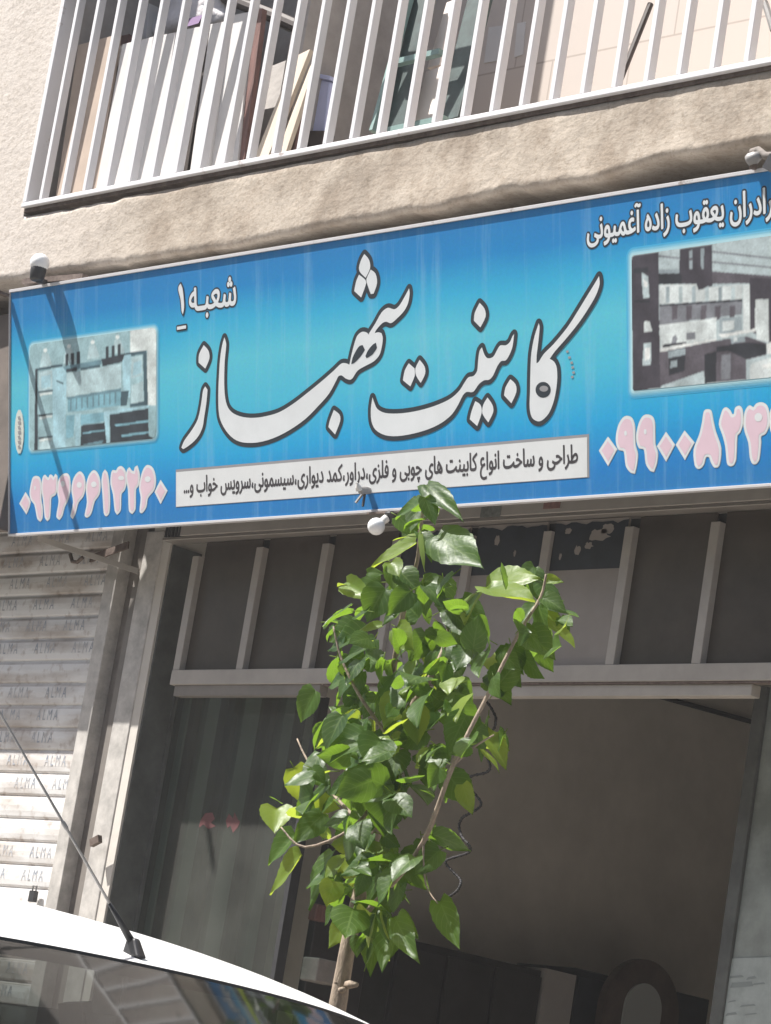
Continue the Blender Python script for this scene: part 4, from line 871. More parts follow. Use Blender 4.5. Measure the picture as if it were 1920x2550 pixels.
Y2, Y3 = -.14, .30                                                          # the window and the far door leaf stand back from the header
def bk(x0, x1, z0, z1, yb, y0, y1, mname, name, bevel=0):                  # sizes as measured at the header, carried back to depth yb
    k_ = (yb-CAM.y)/(YS-CAM.y); zz = lambda z: .312 if z < .4 else CAM.z+(z-CAM.z)*k_
    b = MB(); b.box(x0*k_, x1*k_, yb+y0, yb+y1, zz(z0), zz(z1), mname); return b.build(name, shop, bevel=bevel)
bk(-6.880, -6.83, .3, 3.06, Y3, 0, .05, 'frame_dark', 'door_jamb', .003); bk(-6.829, -6.2, .3, 3.06, Y3, .015, .03, 'mural', 'door_leaf')
bk(-9.886, -9.02, 3.035, 3.12, Y2, 0, .04, 'frame_dark', 'window_head'); bk(-9.90, -9.875, .3, 3.034, Y2, 0, .045, 'frame_dark', 'side_frame', .002)
bk(-9.028, -9.005, .3, 3.034, Y2, 0, .045, 'dark_metal', 'side_frame'); bk(-9.8745, -9.0285, .95, 3.034, Y2, .018, .026, 'clear_glass', 'window_pane'); bk(-9.8745, -9.0285, .3, .949, Y2, 0, .04, 'frame_dark', 'kick_panel')
b = MB(); b.box(-10.098, -10.09, -.27, Y2+.02, .312, 3.66, 'frame_dark'); b.build('reveal', shop)
nt_ = thing('door_notice', 'pale sheet with blurred grey marks low on the door leaf at the right edge', 'notice', P(1850, 2480, Y3+.014))
b = MB(); q = [P(x, y, Y3+.0135) for x, y in ((1788,2560),(1990,2560),(2010,2380),(1803,2388))]; b.hexa(q, [p-V((0,.002,0)) for p in q], 'notice_paper'); b.build('sheet', nt_)
b = MB()
for x0, y0, w0_, h0_ in ((1812,2428,40,9),(1818,2444,58,16),(1858,2430,26,10),(1872,2446,34,8),(1812,2490,22,7),(1842,2500,40,8),(1806,2520,30,10),(1852,2522,34,7)):
    q = [P(x, y, Y3+.0105) for x, y in ((x0,y0+h0_),(x0+w0_,y0+h0_-4),(x0+w0_-4,y0),(x0+5,y0+3))]; b.add(q, [(0,1,2,3)], 'notice_ink')
b.build('print', nt_)
# posters / stickers
def torn(x0, x1, z0, z1, n, name, label, holes):
    b = MB(); pts = [(x0, z0), (x1, z0)]+[(x1-(x1-x0)*k/n, z1-.03*abs(noise.noise((k*1.7, x0, 0)))) for k in range(n+1)]
    yv = YS+.0095; tr = tessellate_polygon([[V((px, pz, 0)) for px, pz in pts]])
    b.add([(px, yv, pz) for px, pz in pts], [tuple(t) for t in tr], 'film'); b.add([(px, yv+.0012, pz) for px, pz in pts], [tuple(t) for t in tr], 'film')
    for cx, cz, rx, rz in holes:
        h = [(cx+rx*cos(2*pi*k/18)*(1+.6*noise.noise((k*1.3, cx*9, 1))), cz+rz*sin(2*pi*k/18)*(1+.6*noise.noise((k*1.1, cz*9, 5)))) for k in range(18)]
        b.add([(px, yv-.002, pz) for px, pz in h], [tuple(range(18))], 'sheet_panel')
    tag(b.build(name), label, 'window film', 'torn dark films on the transom')
torn(-8.70, -8.353, 3.475, 3.655, 14, 'window_film', 'dark torn film on the transom pane behind the tree top', [(-8.60,3.60,.012,.03),(-8.54,3.56,.006,.012),(-8.45,3.60,.01,.016)])
torn(-8.31, -7.96, 3.475, 3.655, 14, 'window_film', 'dark torn film left of the bare beige transom pane', [(-8.2,3.60,.012,.02),(-8.1,3.55,.006,.012)])
torn(-7.916, -7.567, 3.480, 3.655, 14, 'window_film', 'dark torn film with a large peeled patch beside the dark transom panes', [(-7.70,3.60,.05,.022),(-7.79,3.55,.016,.016),(-7.66,3.62,.03,.02),(-7.85,3.62,.014,.012),(-7.87,3.53,.006,.012),(-7.74,3.565,.02,.012)])
def sticker(px0, py0, px1, py1, mname, label):
    A, B = P(px0, py0, YS-.036), P(px1, py1, YS-.036); b = MB(); b.box(A.x, B.x, YS-.0385, YS-.0355, min(A.z,B.z), max(A.z,B.z), mname); return tag(b.build('sticker'), label, 'sticker')
MT['sticker_grey'] = mat('sticker_grey', (.17, .18, .165), .6, var=.4, vscale=60); MT['sticker_red'] = mat('sticker_red', (.24, .13, .11), .6, var=.3, vscale=60)
sticker(1196, 1289, 1250, 1256, 'sticker_grey', 'grey faded sticker on the beige lintel under the sign')
sticker(1353, 1268, 1397, 1245, 'sticker_red', 'brownish red sticker on the beige lintel under the sign')
# coiled cable
cp = [(1205,1742),(1214,1756),(1235,1787),(1240,1796),(1231,1811),(1205,1835),(1200,1855),(1215,1880),(1219,1906),(1205,1922),(1177,1933),(1168,1950),(1182,1978),(1193,2000),(1187,2018),(1170,2030),(1148,2036),(1138,2054),(1152,2082),(1172,2104),(1168,2116),(1152,2126),(1122,2140),(1115,2152),(1127,2173),(1142,2190),(1150,2205),(1145,2217),(1120,2228),(1100,2240),(1096,2262),(1112,2290)]
pts = [P(x, y, -.12) for x, y in cp]; fine = []
for i in range(len(pts)-1):
    p0, p1, p2, p3 = pts[max(0,i-1)], pts[i], pts[i+1], pts[min(len(pts)-1,i+2)]
    for k in range(5):
        t = k/5; fine.append(.5*((2*p1)+(-p0+p2)*t+(2*p0-5*p1+4*p2-p3)*t*t+(-p0+3*p1-3*p2+p3)*t**3)+V((0,.012*sin((i+t)*1.6),0)))
b = MB(); b.tube(fine, .0042, 'rubber', 7)
for i in range(0, len(fine)-1, 2): b.tube([fine[i], fine[i]*.6+fine[i+1]*.4], .0058, 'black_plastic', 7)
b.tube([fine[0], V((fine[0].x, -.12, 3.03))], .0042, 'rubber', 6)
tag(b.build('coiled_cable', smooth=True), 'black coiled cable hanging in the open shop doorway', 'cable')
b = MB(); A = P(1300,1722,-.16); b.bar(A, A+V((-.10,0,-.012)), (0,0,1), .03, .05, 'black_plastic'); b.bar(A+V((0,0,0)), A+V((.03,0,.03)), (0,0,1), .03, .03, 'rusty_metal'); tag(b.build('door_closer'), 'black door closer at the top of the open doorway', 'door closer')

# inside the shop
def wallbox(name, px0, py0, px1, py1, x, depth, mname, label, cat, zbot=.31):
    A, B = PX(px0, py0, x), PX(px1, py1, x); z = (A.z+B.z)/2; b = MB(); b.box(x-depth, x, A.y, B.y, zbot, z, mname); return b
XW = -10.10
cb = thing('display_cabinet', 'dark cabinet along the left wall inside the shop', 'cabinet', (XW+.2, 1.2, .31))
x = XW+.36; A, B = PX(985, 2350, x), PX(1352, 2400, x); zc = (A.z+B.z)/2
b = MB(); b.box(XW+.003, x, A.y, B.y, .312, zc, 'cabinet_dark'); b.build('body', cb, bevel=.004)
for k in range(3):
    w_ = (B.y-A.y)/3; b = MB(); b.box(x+.001, x+.018, A.y+.01+k*w_, A.y+w_*(k+1)-.01, .4, zc-.03, 'cabinet_dark'); b.build('door', cb, bevel=.003)
A2, B2 = PX(1432, 2408, x), PX(1520, 2420, x); zc2 = (A2.z+B2.z)/2
cb2 = thing('storage_cabinet', 'dark blue-grey cabinet beside the arched mirror inside the shop', 'cabinet', (XW+.2, A2.y, .31))
b = MB(); b.box(XW+.002, x+.02, B.y+.004, A2.y-.004, .312, zc+.012, 'ceiling'); b.build('wall_pier', bld)
b = MB(); b.box(XW+.003, x, A2.y, PX(1770, 2470, x).y, .312, zc2-.01, 'film'); b.build('body', cb2, bevel=.004)
b = MB(); b.box(x+.001, x+.016, A2.y+.02, A2.y+.5, .4, zc2-.04, 'film'); b.build('door', cb2, bevel=.003)
mr = thing('arched_mirror', 'arched mirror in a brown wooden frame inside the shop', 'mirror', (x+.1, PX(1590, 2500, x+.1).y, 1.0))
xm = x+.10
def arch(n, pl, pr, ptop, zb):
    y0 = PX(pl, 2530, xm).y; y1 = PX(pr, 2540, xm).y; zt = PX((pl+pr)/2, ptop, xm).z; r = (y1-y0)/2; cy = (y0+y1)/2
    return [(y0, zb), (y1, zb)]+[(cy+r*cos(pi*k/n), zt-r+r*sin(pi*k/n)) for k in range(n+1)]
def prism(pts, x0, x1, mname):
    b = MB(); n = len(pts); b.add([(x0, y, z) for y, z in pts]+[(x1, y, z) for y, z in pts], [tuple(range(n))[::-1], tuple(range(n, 2*n))]+[(i, (i+1) % n, (i+1) % n+n, i+n) for i in range(n)], mname); return b
prism(arch(24, 1500, 1690, 2385, .6), xm-.04, xm, 'mirror_wood').build('frame', mr)
prism(arch(24, 1548, 1640, 2446, .8), xm+.001, xm+.012, 'mirror').build('glass', mr)
b = MB(); b.tube([PX(1560,1712,-10.085), PX(1700,1750,-10.085), PX(1874,1798,-10.085)], .012, 'cabinet_dark', 8); tag(b.build('wall_cable'), 'dark cable running along the wall inside the open doorway', 'cable')
# boards and profiles behind the shop window
for k, (px, wpx, yy, mname, lab) in enumerate([(440,18,.02,'shop_strip','pale green-grey strip nearest the left edge of the shop window'),(468,10,.05,'shop_strip_dark','thin dark strip beside the pale strips behind the shop window'),(500,30,.03,'shop_strip','broad pale strip standing upright behind the shop window'),(565,12,.10,'shop_strip_dark','dark upright profile in the middle of the shop window'),(590,40,.12,'shop_strip','wide pale board behind the red marks on the shop window'),(655,14,.06,'shop_strip_dark','dark profile right of the red marks on the shop window'),(690,26,.15,'shop_strip','pale board nearest the doorway behind the shop window')]):
    A = PX(px, 1850, -10.055); B = PX(px+wpx, 1850, -10.055); b = MB(); b.box(-10.088, -10.05+.002*k, max(-.085, A.y), B.y, .315, 3.3-.06*(k % 3), mname); tag(b.build('upright_strip', bevel=.002), lab, 'strip', 'strips standing behind the shop window')
b = MB(); B = PX(752, 1850, -10.09); b.box(-10.098, -10.0895, -.088, B.y, .315, 3.5, 'frame_dark'); tag(b.build('backing_board', bevel=.002), 'dark board lining the side wall behind the shop window', 'board')
b = MB()
def smear(cx, cy, pts):
    q = [P(cx+x, cy+y, Y2+.0175) for x, y in pts]; b.add(q, [tuple(range(len(q)))], 'red_paint')
smear(515, 2045, [(-20,16),(-16,-2),(-4,-20),(14,-22),(20,-6),(10,4),(22,12),(4,20),(-8,8)]); tag(b.build('red_mark'), 'faded red painted mark on the shop window, farther from the tree', 'painted mark')
b = MB(); smear(578, 2048, [(-16,-4),(-8,-22),(2,-10),(6,-26),(14,-8),(20,-2),(14,12),(2,26),(-4,8),(-12,14)]); tag(b.build('red_mark'), 'faded red spiky painted mark on the shop window, nearer to the tree', 'painted mark')
# clutter by the doorway
def clutter(name, px0, py0, px1, py1, y, d, mname, label, cat):
    A, B = P(px0, py1, y), P(px1, py0, y); b = MB(); b.box(A.x, B.x, y, y+d, A.z, B.z, mname); return tag(b.build(name, bevel=.006), label, cat)
clutter('paper_bag', 745, 2385, 795, 2440, .0, .12, 'concrete_dark', 'dull grey bag low beside the young tree in the shop', 'bag')
clutter('shelf_unit', 735, 2100, 800, 2600, .3, .3, 'cabinet_dark', 'dark shelf unit just inside the shop window by the doorway', 'shelf')
clutter('tin', 765, 2250, 790, 2290, .05, .06, 'redwood', 'brown tin on the shelf by the doorway', 'tin')

# ------------------------------------------------------------------ left roller shutter
rs = thing('roller_shutter', 'pale worn roller shutter printed with rows of small lettering', 'roller shutter', (-11.2, YS, .3))
pitch = .0945; zref = P(100, 1645, YS+.03).z
b = MB(); prof = []
z = zref-34*pitch
while z < 3.95:
    for t, d in ((0, .006), (.04, .001), (.08, -.001), (.30, -.004), (.55, -.005), (.80, -.003), (.88, -.001), (.91, .004), (.96, .006)): prof.append((YS+.03+d, z+t*pitch))
    z += pitch
n = len(prof); vs = [(xx, y, zz) for xx in (-13.2, -10.405) for y, zz in prof]; b.add(vs, [(k, k+n, k+n+1, k+1) for k in range(n-1)], 'shutter_metal')
so_ = b.build('slat_curtain', rs)
v, f = text_tris('A L M A', -.004)
MT['ink_alma'] = mat('ink_alma', (.20, .235, .29), .6, var=.5, vscale=30, col2=(.60, .57, .54))
b = MB(); rnd = random.Random(4)
for k in range(-2, 34):
    zc = zref+ (5-k)*pitch+.030
    if zc > 3.72 or zc < .5 or k in (6, 7+5, 13, 16, 17): continue
    off = rnd.random()*.26
    for j in range(11):
        x0 = -13.1+off+j*.262
        if x0 > -10.56: continue
        yv = YS+.03-.0056
        b.add([(x0+px*.042, yv, zc+py*.066) for px, py in v], f, 'ink_alma')
b.build('printed_lettering', rs)
b = MB(); b.box(-10.452, -10.375, YS-.012, YS+.06, .3, 3.9, 'post_paint'); b.build('guide_rail', rs, bevel=.003)
b = MB(); b.box(-10.374, -10.30, YS+.05, YS+.08, .3, 3.9, 'concrete_dark'); b.box(-10.30, -10.26, YS+.02, YS+.08, .3, 3.9, 'beige_dark'); b.build('guide_channel', rs)
pst = MB(); pst.box(-10.262, -10.150, YS+.015, YS+.06, .3, 3.72, 'post_paint'); tag(pst.build('shop_post', bevel=.004), 'pale flaking metal post between the roller shutter and the shopfront', 'post')
b = MB(); b.box(-13.4, -10.70, -.55, -.32, 4.40, 4.56, 'dirty_white'); tag(b.build('shutter_box', bevel=.01), 'pale shutter housing at the left edge beside the blue sign', 'housing')
b = MB(); b.bar(P(225,1392,-.34), P(320,1357,-.36), (0,0,1), .03, .008, 'rusty_metal'); b.tube([P(175,1380,-.34), P(180,1398,-.34), P(192,1400,-.34), P(206,1388,-.34)], .008, 'rusty_metal', 8); tag(b.build('rusty_bracket'), 'rusty bracket and hook under the left end of the blue sign', 'bracket')
ltc = MB(); c0 = P(228, 2100, YS-.035); ltc.bar(c0, c0+V((.05,0,.02)), (0,0,1), .03, .02, 'rusty_metal'); tag(ltc.build('latch'), 'small rusty latch on the pale post', 'latch')
lk = MB(); c0 = P(80, 2246, YS+.0); lk.bar(c0, c0+V((0,0,.045)), (1,0,0), .035, .02, 'dark_metal'); lk.tube([c0+V((-.012,0,.045)), c0+V((-.012,0,.065)), c0+V((.012,0,.065)), c0+V((.012,0,.045))], .004, 'grey_metal', 6); tag(lk.build('padlock'), 'dark padlock low on the pale roller shutter', 'padlock')
# neighbour's signboard left of the frame, extended to keep sun off the shutter
b = MB(); b.box(-15.5, -10.764, -.66, -.605, 3.655, 4.60, 'fascia_brown'); tag(b.build('neighbour_sign_panel', bevel=.004), 'plain dull brown fascia panel over the neighbouring roller shutter', 'fascia')

# ------------------------------------------------------------------ young tree
YT = -2.4
tree = thing('young_tree', 'young mulberry tree with broad bright leaves in front of the shop', 'tree', (P(850,2480,YT).x, YT, .3))
def T(px, py, dy=0): return P(px, py, YT+dy)
def curve(pts, k=4):
    out = []
    for i in range(len(pts)-1):
        p0, p1, p2, p3 = pts[max(0,i-1)], pts[i], pts[i+1], pts[min(len(pts)-1,i+2)]
        for j in range(k): t = j/k; out.append(.5*((2*p1)+(-p0+p2)*t+(2*p0-5*p1+4*p2-p3)*t*t+(-p0+3*p1-3*p2+p3)*t**3))
    return out+[pts[-1]]
base = T(850,2480)
tr_pts = [V((base.x-.06, YT, .28)), V((base.x-.05, YT+.01, .9)), V((base.x-.02, YT, 1.4)), T(838,2520), T(850,2450), T(876,2310), T(930,2080,.03), T(962,1955,.02), T(991,1867), T(1030,1760,-.03), T(1056,1715,-.04)]
c = curve(tr_pts); b = MB(); b.tube(c, [.030-.0195*i/(len(c)-1) for i in range(len(c))], 'bark', 10)
for q in ((838,2470,18,-6),(850,2440,-14,10),(866,2452,22,0)): A = T(q[0],q[1]); b.tube([A, T(q[0]+q[2], q[1]+q[3], -.02)], [.012, .007], 'bark', 7)
b.build('trunk', tree, smooth=True)
stems = [[T(1056,1715,-.04), T(1095,1640,-.03), T(1110,1590,0), T(1120,1540,.03)],
 [T(930,2080,.03), T(955,1900,.08), T(975,1700,.1), T(1000,1545,.06), T(1015,1480,.04), T(1038,1400,.02), T(1046,1330,0), T(1058,1225,0)],
 [T(876,2310), T(960,2220,-.05), T(1054,2098,-.12), T(1130,1902,-.15), T(1210,1740,-.12), T(1291,1579,-.08), T(1345,1490,-.05), T(1360,1430,-.05)],
 [T(930,2080,.03), T(840,1990,.1), T(770,1900,.14), T(740,1840,.15)], [T(991,1867), T(900,1740,-.1), T(850,1640,-.14), T(830,1560,-.16)], [T(1130,1902,-.15), T(1180,1860,-.1), T(1230,1830,-.05)],
 [T(962,1955,.02), T(880,2060,-.12), T(760,2110,-.16), T(700,2060,-.18)], [T(1054,2098,-.12), T(1060,2200,-.1), T(1090,2250,-.1)]]
for k, s in enumerate(stems):
    c = curve(s); r = (.009, .011, .0085, .006, .006, .005, .006, .004)[k]; b = MB(); b.tube(c, [r*(1-.65*i/(len(c)-1)) for i in range(len(c))], 'bark', 7); b.build('branch', tree, smooth=True)
leafb = MB(); leafuv = []
def leaf(base, tip, nrm, wr, fold, curl, young):
    base, tip = V(base), V(tip); L = (tip-base).length; d = (tip-base)/L; nrm = V(nrm); nrm = (nrm-d*nrm.dot(d)).normalized(); side = d.cross(nrm)
    N = 15; rows = []; seed = random.random()*50
    prof = [.0, .56, .80, .93, .99, 1.0, .98, .94, .87, .78, .67, .54, .41, .27, .13, .0]
    for i in range(N+1):
        t = i/N; wv = prof[i]*wr*L*.5; tt = t if i else .0
        for j in range(-3, 4):
            s = j/3; ser = 1+(.03*(1 if (i % 2) else -1) if abs(j) == 3 and 0 < i < N else 0)
            x = s*wv*ser
            back = -.13*L*(abs(s)**1.5) * (1-(i-1)/5) if 0 < i < 6 else 0
            h = fold*abs(x) - curl*L*t*t + .035*L*sin(6*t+seed+3*s)*abs(s) - .10*abs(s)**2*L*curl*2
            leafuv.append((s, t, 0))
            rows.append(base + d*(t*L+back) + side*x + nrm*h)
    fs = [(i*7+j, i*7+j+1, (i+1)*7+j+1, (i+1)*7+j) for i in range(N) for j in range(6)]
    leafb.add(rows, fs, 'leaf_young' if young else 'leaf')
def rnd_dir(bias, k): 
    v = V((random.gauss(0,1), random.gauss(0,1), random.gauss(0,1))); return (v.normalized()*k+V(bias)).normalized()
c5 = lambda x, y: (900+x/2.777, 1200+y/2.777); c3 = lambda x, y: (360+x/2.777, 1280+y/2.777); c4 = lambda x, y: (360+x/2.777, 1780+y/2.777); c7 = lambda x, y: (900+x/2.777, 1780+y/2.777)
hand = [(c5,(440,20),(670,200),.32),(c5,(420,130),(230,260),.7),(c5,(410,120),(330,350),.7),(c5,(440,110),(510,300),.7),(c5,(400,350),(500,520),.6),(c5,(380,420),(60,600),.65),(c5,(520,370),(810,555),.6),(c5,(300,730),(75,850),.6),(c5,(290,850),(135,970),.7),(c5,(430,680),(630,720),.6),(c5,(450,720),(590,850),.7),
 (c5,(860,720),(1190,600),.75),(c5,(870,740),(1200,820),.5),(c5,(1250,680),(1400,690),.7),(c5,(1260,800),(1420,890),.8),(c5,(1210,850),(1080,1010),.7),(c5,(1350,1000),(1490,1130),.7),(c5,(1150,1030),(1340,1230),.7),(c5,(700,800),(860,950),.6),(c5,(1110,960),(1050,870),.8),(c5,(600,880),(830,1100),.6),(c5,(1360,960),(1460,990),.7),(c5,(980,1150),(1120,1330),.6),(c5,(880,1380),(1040,1520),.8),
 (c3,(1400,490),(1555,570),.55),(c3,(1400,490),(1330,490),.5),(c3,(1430,630),(1230,780),.8),(c3,(1520,830),(1230,920),.6),(c3,(1640,770),(1470,800),.6),(c3,(1460,1110),(1240,1170),.9),(c3,(1180,1220),(1060,1440),1.0),(c3,(1440,1130),(1280,1310),.7),(c3,(1430,1350),(1220,1430),.6),
 (c4,(1240,40),(1150,240),.6),(c4,(1210,260),(1090,570),.55),(c4,(1270,480),(1040,670),.4),(c4,(915,650),(900,800),1.0),(c4,(1050,830),(850,1040),.9),(c4,(1090,970),(870,1250),.75),(c4,(1250,640),(1070,830),.5),(c4,(1400,1420),(1260,1610),.8),(c4,(1330,1440),(1385,1600),.6),(c4,(940,610),(870,550),.4),(c4,(1300,950),(1100,1330),.7),
 (c7,(545,1290),(665,1605),.5),(c7,(880,150),(1015,350),.7),(c7,(840,240),(970,380),.4),(c7,(700,480),(760,690),.75),(c7,(230,1400),(365,1680),.45),(c7,(120,1420),(40,1790),.6),(c7,(190,1440),(140,1780),.5),(c7,(260,1380),(375,1540),.5)]
YOUNG = {5, 11, 12, 13, 16, 24, 25, 36, 38, 28, 40, 41, 45, 46, 47}
for i, (cf, a, t, wr) in enumerate(hand):
    dy = random.uniform(-.12, .10); A = T(*cf(*a), dy); B = T(*cf(*t), dy+random.uniform(-.06, .03)); L = (B-A).length
    leaf(A, B, rnd_dir((.05, -.75, .75), .55), wr*.84, random.uniform(.15, .6), random.uniform(.0, .18), i in YOUNG)
clusters = [(1045,1300,50,60,8),(985,1480,90,70,15),(1110,1500,70,55,10),(1150,1590,70,50,12),(1280,1440,60,40,7),(1385,1520,50,60,9),(1330,1610,70,50,12),(1230,1660,45,45,7),(880,1560,60,50,9),(895,1660,75,60,15),(1040,1650,110,80,30),(960,1760,110,80,34),(1110,1760,65,80,16),(1200,1850,60,45,8),
 (880,1880,110,90,34),(1000,1900,90,90,30),(1090,1910,60,70,13),(780,1980,60,70,13),(900,2040,110,90,36),(960,2160,75,90,33),(850,2200,60,80,18),(920,2310,65,70,20),(1080,2120,40,50,5)]
axis = [(876,2310),(930,2080),(962,1955),(1000,1830),(1030,1700),(1040,1500),(1050,1300)]
for cx, cy, rx, ry, cnt in clusters:
    for _ in range(round(cnt*1.0)):
        a_, r_ = random.uniform(0, 2*pi), random.random()**.55; x, y = cx+rx*r_*cos(a_), cy+ry*r_*sin(a_)
        dy = random.gauss(0, .13); A = T(x, y, dy)
        ax = min(axis, key=lambda q: abs(q[1]-y))[0]; out = V((1,0,0))*(.0016*(x-ax)) + V((0, dy*3, 0))
        d = (out+V((random.gauss(0,.5), random.gauss(0,.5), random.gauss(-.55,.45)))).normalized(); L = (.050+.062*random.random()**.9)*(.9 if y < 1600 else 1)
        leaf(A-d*L*.3, A+d*L*.7, rnd_dir((.12, -.80, .55), .85), random.uniform(.66, .98), random.uniform(.05, .4), random.uniform(0, .25), random.random() < .20)
        if random.random() < .6: leafb.tube([A-d*L*.3, A-d*L*.3-d*.03+V((0,0,-.01))], .0013, 'leaf_young', 5); leafuv += [(1, 0, 0)]*10
lo = leafb.build('crown', tree, smooth=True)
at = lo.data.attributes.new('leafpos', 'FLOAT_VECTOR', 'POINT'); at.data.foreach_set('vector', [c for p in leafuv for c in p])

# ------------------------------------------------------------------ parked white car (faces +x along the kerb)
CY = -4.095; XF = -4.93; G0 = .15
car = thing('parked_car', 'white parked car with roof antenna at the bottom left', 'car', (XF-1.0, CY, G0))
# roof: grid over (s along length back from the windscreen, t across)
def roof_z(s, t): return 1.645+.225*(1-math.exp(-s*1.15))-.05*max(0, s-1.1)**2-.022*abs(t)**2.4-.010*abs(t)**6
def half_w(s): return .725+.015*min(1, s/.8)
NS, NT_ = 26, 24; vs = []
for i in range(NS+1):
    s = 2.15*i/NS
    for j in range(NT_+1):
        t = -1+2*j/NT_; xx = XF-s-.085*t*t*(1-s/2.15)
        vs.append((xx, CY+t*half_w(s), roof_z(s, t)))
b = MB(); top = [V(v) for v in vs]; bot = [v-V((0,0,.02)) for v in top]; w_ = NT_+1
fs = [(i*w_+j, (i+1)*w_+j, (i+1)*w_+j+1, i*w_+j+1) for i in range(NS) for j in range(NT_)]
b.add(top, fs, 'car_paint'); b.add(bot, [f[::-1] for f in fs], 'black_plastic')
edge = [j for j in range(w_)]; 
b.add([top[j] for j in edge]+[bot[j] for j in edge], [(j, j+1, j+1+w_, j+w_) for j in range(NT_)], 'black_plastic')
b.build('roof', car, smooth=True)
# windscreen
def ws(k, t):                                                             # k 0 top .. 1 bottom
    w0, w1 = half_w(0), .765; tw = w0+(w1-w0)*k
    return V((XF+.01-.085*t*t*(1-.2*k)+.86*k-.10*t*t*k, CY+t*tw, 1.638-.022*abs(t)**2.4-.010*abs(t)**6 - .56*k-.06*k*(1-k)*-1))
vs = [ws(i/14, -1+2*j/24) for i in range(15) for j in range(25)]
fs = [(i*25+j, (i+1)*25+j, (i+1)*25+j+1, i*25+j+1) for i in range(14) for j in range(24)]
b = MB(); b.add(vs, fs, 'windshield'); b.build('windscreen', car, smooth=True)
b = MB(); vs = [ws(.0+.045*i, -1+2*j/24)+V((-.003,0,-.004)) for i in range(2) for j in range(25)]; b.add(vs, [(j, j+1, j+26, j+25) for j in range(24)], 'black_plastic'); b.build('windscreen_band', car)
# lower body by sections along x: (x offset from XF, half width, z top at middle, z shoulder)
secs = [(1.95,.55,.62,.55),(1.85,.72,.80,.72),(1.5,.78,.95,.88),(.95,.80,1.06,.98),(.85,.80,1.06,1.0),(0,.82,1.06,1.02),(-1.2,.82,1.07,1.03),(-2.0,.81,1.08,1.03),(-2.25,.76,1.02,.96),(-2.35,.66,.8,.75)]
vs = []; ring = 12
for dx, hw, zm, zs in secs:
    zl = .36 if abs(dx+.2) < 1.9 else .45
    for (yy, zz) in ((-.85*hw, zl), (-hw, zl+.12), (-hw*1.02, (zl+zs)/2), (-hw, zs-.06), (-hw*.93, zs), (-hw*.5, zm), (0, zm+.015), (hw*.5, zm), (hw*.93, zs), (hw, zs-.06), (hw*1.02, (zl+zs)/2), (hw, zl+.12), (.85*hw, zl)): vs.append((XF+dx, CY+yy, G0+zz-.15+.08))
n = 13; fs = [(i*n+j, i*n+(j+1) % n, (i+1)*n+(j+1) % n, (i+1)*n+j) for i in range(len(secs)-1) for j in range(n)]
fs += [tuple(range(n)), tuple((len(secs)-1)*n+k for k in range(n))]
b = MB(); b.add(vs, fs, 'car_paint'); body = b.build('body', car, smooth=True)
# pillars, rear window, side glass
for sgn in (-1, 1):
    b = MB()
    b.bar(ws(0, sgn)+V((0,0,-.01)), ws(1, sgn*1.0)+V((-.02,0,-.03)), (0,1,0), .05, .06, 'car_paint'); b.build('windscreen_pillar', car, smooth=False)
    b = MB(); b.bar((XF-1.05, CY+sgn*.625, 1.60), (XF-1.0, CY+sgn*.79, 1.06), (1,0,0), .09, .03, 'black_plastic'); b.build('door_pillar', car)
    b = MB(); b.bar((XF-2.12, CY+sgn*.60, 1.60), (XF-2.2, CY+sgn*.78, 1.05), (1,0,0), .20, .04, 'car_paint'); b.build('rear_pillar', car)
    b = MB(); b.add([(XF-.05,CY+sgn*.62,1.58),(XF-2.1,CY+sgn*.62,1.58),(XF-2.2,CY+sgn*.785,1.06),(XF+.75,CY+sgn*.785,1.06)], [(0,1,2,3)], 'windshield'); b.build('side_window', car)
    b = MB(); b.bar((XF+.55, CY+sgn*.82, 1.10), (XF+.55, CY+sgn*.98, 1.12), (0,0,1), .13, .09, 'car_paint'); b.build('wing_mirror', car, bevel=.02)
    b = MB(); b.lathe((XF+1.72, CY+sgn*.50, .72), (1, sgn*.35, .1), [(0,.08),(.12,.09),(.17,.07),(.18,.01)], 'lamp_lens', 16); b.build('headlight', car, smooth=True)
    b = MB(); b.box(XF-2.36, XF-2.25, CY+sgn*.60-.09, CY+sgn*.60+.09, .72, .98, 'tail_red'); b.build('tail_light', car, bevel=.02)
    for dx in (1.15, -1.55):
        b = MB(); cw = (XF+dx, CY+sgn*.70, .44); b.lathe(V(cw)-V((0,sgn*.09,0)), (0,sgn,0), [(0,.20),(.01,.285),(.05,.29),(.15,.29),(.19,.275),(.195,.19)], 'rubber', 28); wl = b.build('wheel', car, smooth=True)
        b = MB(); b.lathe(V(cw)-V((0,-sgn*.096,0)), (0,sgn,0), [(0,.19),(.012,.185),(.004,.06),(.02,.05),(.022,.001)], 'chrome', 24); o = b.build('rim', wl, smooth=True); o.matrix_parent_inverse = wl.matrix_parent_inverse.inverted() if False else Matrix.Identity(4)
b = MB(); b.add([(XF-2.12,CY-.58,1.60),(XF-2.12,CY+.58,1.60),(XF-2.34,CY+.72,1.08),(XF-2.34,CY-.72,1.08)], [(0,1,2,3)], 'windshield'); b.build('rear_window', car)
b = MB(); b.box(XF+1.9, XF+1.985, CY-.45, CY+.45, .52, .66, 'black_plastic'); b.build('grille', car, bevel=.01)
b = MB(); b.box(XF-2.1, XF+.9, CY-.70, CY+.70, .94, .985, 'seat'); b.build('cabin_floor', car)
for sgn in (-1, 1):
    b = MB(); b.box(XF-.75, XF-.62, CY+sgn*.34-.2, CY+sgn*.34+.2, .99, 1.28, 'seat'); st_ = b.build('seat', car, bevel=.04)
    o = blob('headrest', (XF-.72, CY+sgn*.34, 1.42), .05, .13, .10, 'seat', 5+sgn, car)
b = MB(); b.box(XF+.35, XF+.85, CY-.66, CY+.66, .99, 1.06, 'black_plastic'); b.build('dashboard', car, bevel=.02)
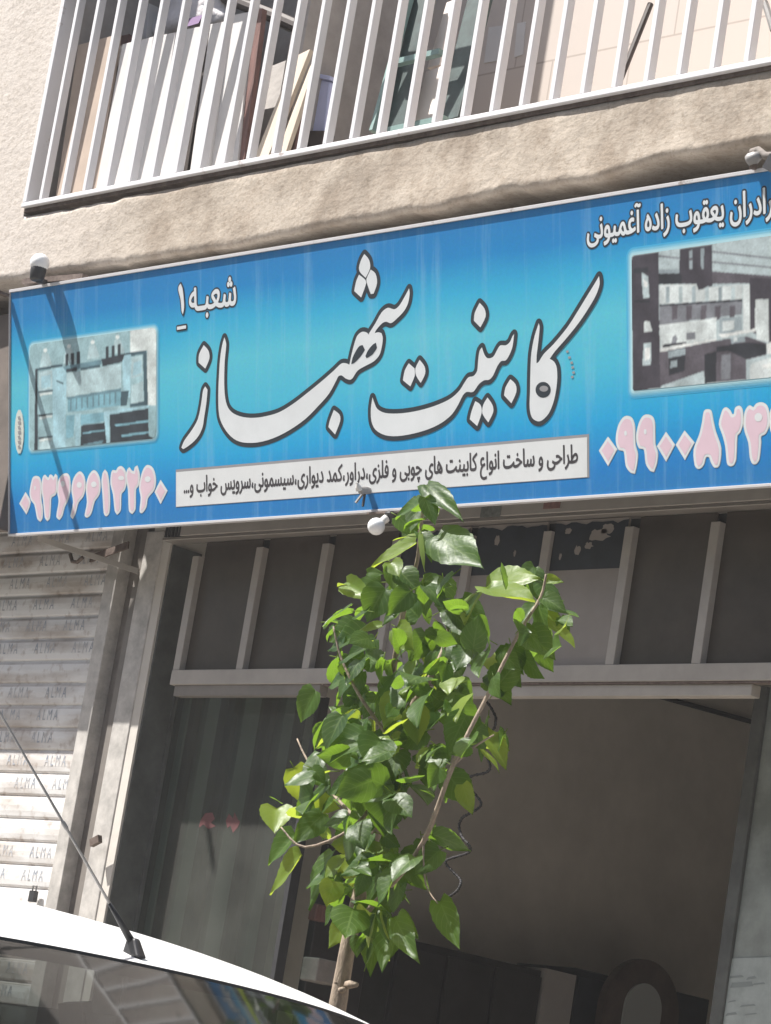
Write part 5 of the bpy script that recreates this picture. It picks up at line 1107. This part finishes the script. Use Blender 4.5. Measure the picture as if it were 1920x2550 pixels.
# antenna on the roof front
ant0 = V((XF-.055, CY+.0, roof_z(.055, 0)+.002))
an = MB(); an.hexa([ant0+V((dx, dy, -.004)) for dx, dy in ((-.036,-.011),(.022,-.012),(.022,.012),(-.036,.011))], [ant0+V((dx, dy, .034)) for dx, dy in ((-.034,-.006),(-.006,-.008),(-.006,.008),(-.034,.006))], 'black_plastic')
ao = an.build('antenna', car, bevel=.005)
tip = ant0+V((-.022,0,.026)); d0 = (CAM-tip).length
far = P(0, 1775, -4.45)
an = MB(); dirn = (far-tip).normalized(); an.tube([tip, tip+dirn*.05, tip+dirn*.09], [.008, .006, .004], 'black_plastic', 10); an.tube([tip+dirn*.09, tip+dirn*.30, far, far+dirn*.12], [.0030, .0027, .0022, .002], 'grey_metal', 8)
rr = tip+dirn*.27; an.lathe(rr, dirn, [(-.012,.003),(-.006,.0045),(.006,.0045),(.012,.003)], 'grey_metal', 8)
o = an.build('whip', ao, smooth=True)

# ------------------------------------------------------------------ thin fog volume standing in for veiling glare of the camera's windscreen
b = MB(); MT['haze'] = bpy.data.materials.new('haze'); MT['haze'].use_nodes = True; hn = MT['haze'].node_tree; hn.nodes.clear()
ho = hn.nodes.new('ShaderNodeOutputMaterial'); hv = hn.nodes.new('ShaderNodeVolumePrincipled'); hv.inputs['Color'].default_value = (.95, .95, .95, 1); hv.inputs['Density'].default_value = .0018; hv.inputs['Anisotropy'].default_value = .2; hn.links.new(hv.outputs[0], ho.inputs['Volume'])
b.box(-110, 70, -45, 35, -2.2, 18.2, 'haze'); hz = b.build('haze'); hz['kind'] = 'stuff'

# sub-parts keep world coordinates: undo the parent's own offset
for o in list(COL.objects):
    if o.parent and o.parent.parent and o.type == 'MESH':
        o.matrix_parent_inverse = Matrix.Identity(4)
for o, par in PICS: o.parent = par; o.matrix_parent_inverse = Matrix.Identity(4); o.matrix_basis = Matrix.Identity(4)
for o in list(COL.objects):
    if o.name.startswith('service_lettering'):
        o.parent = strip; o.matrix_parent_inverse = Matrix.Identity(4); o.matrix_basis = Matrix.Identity(4)
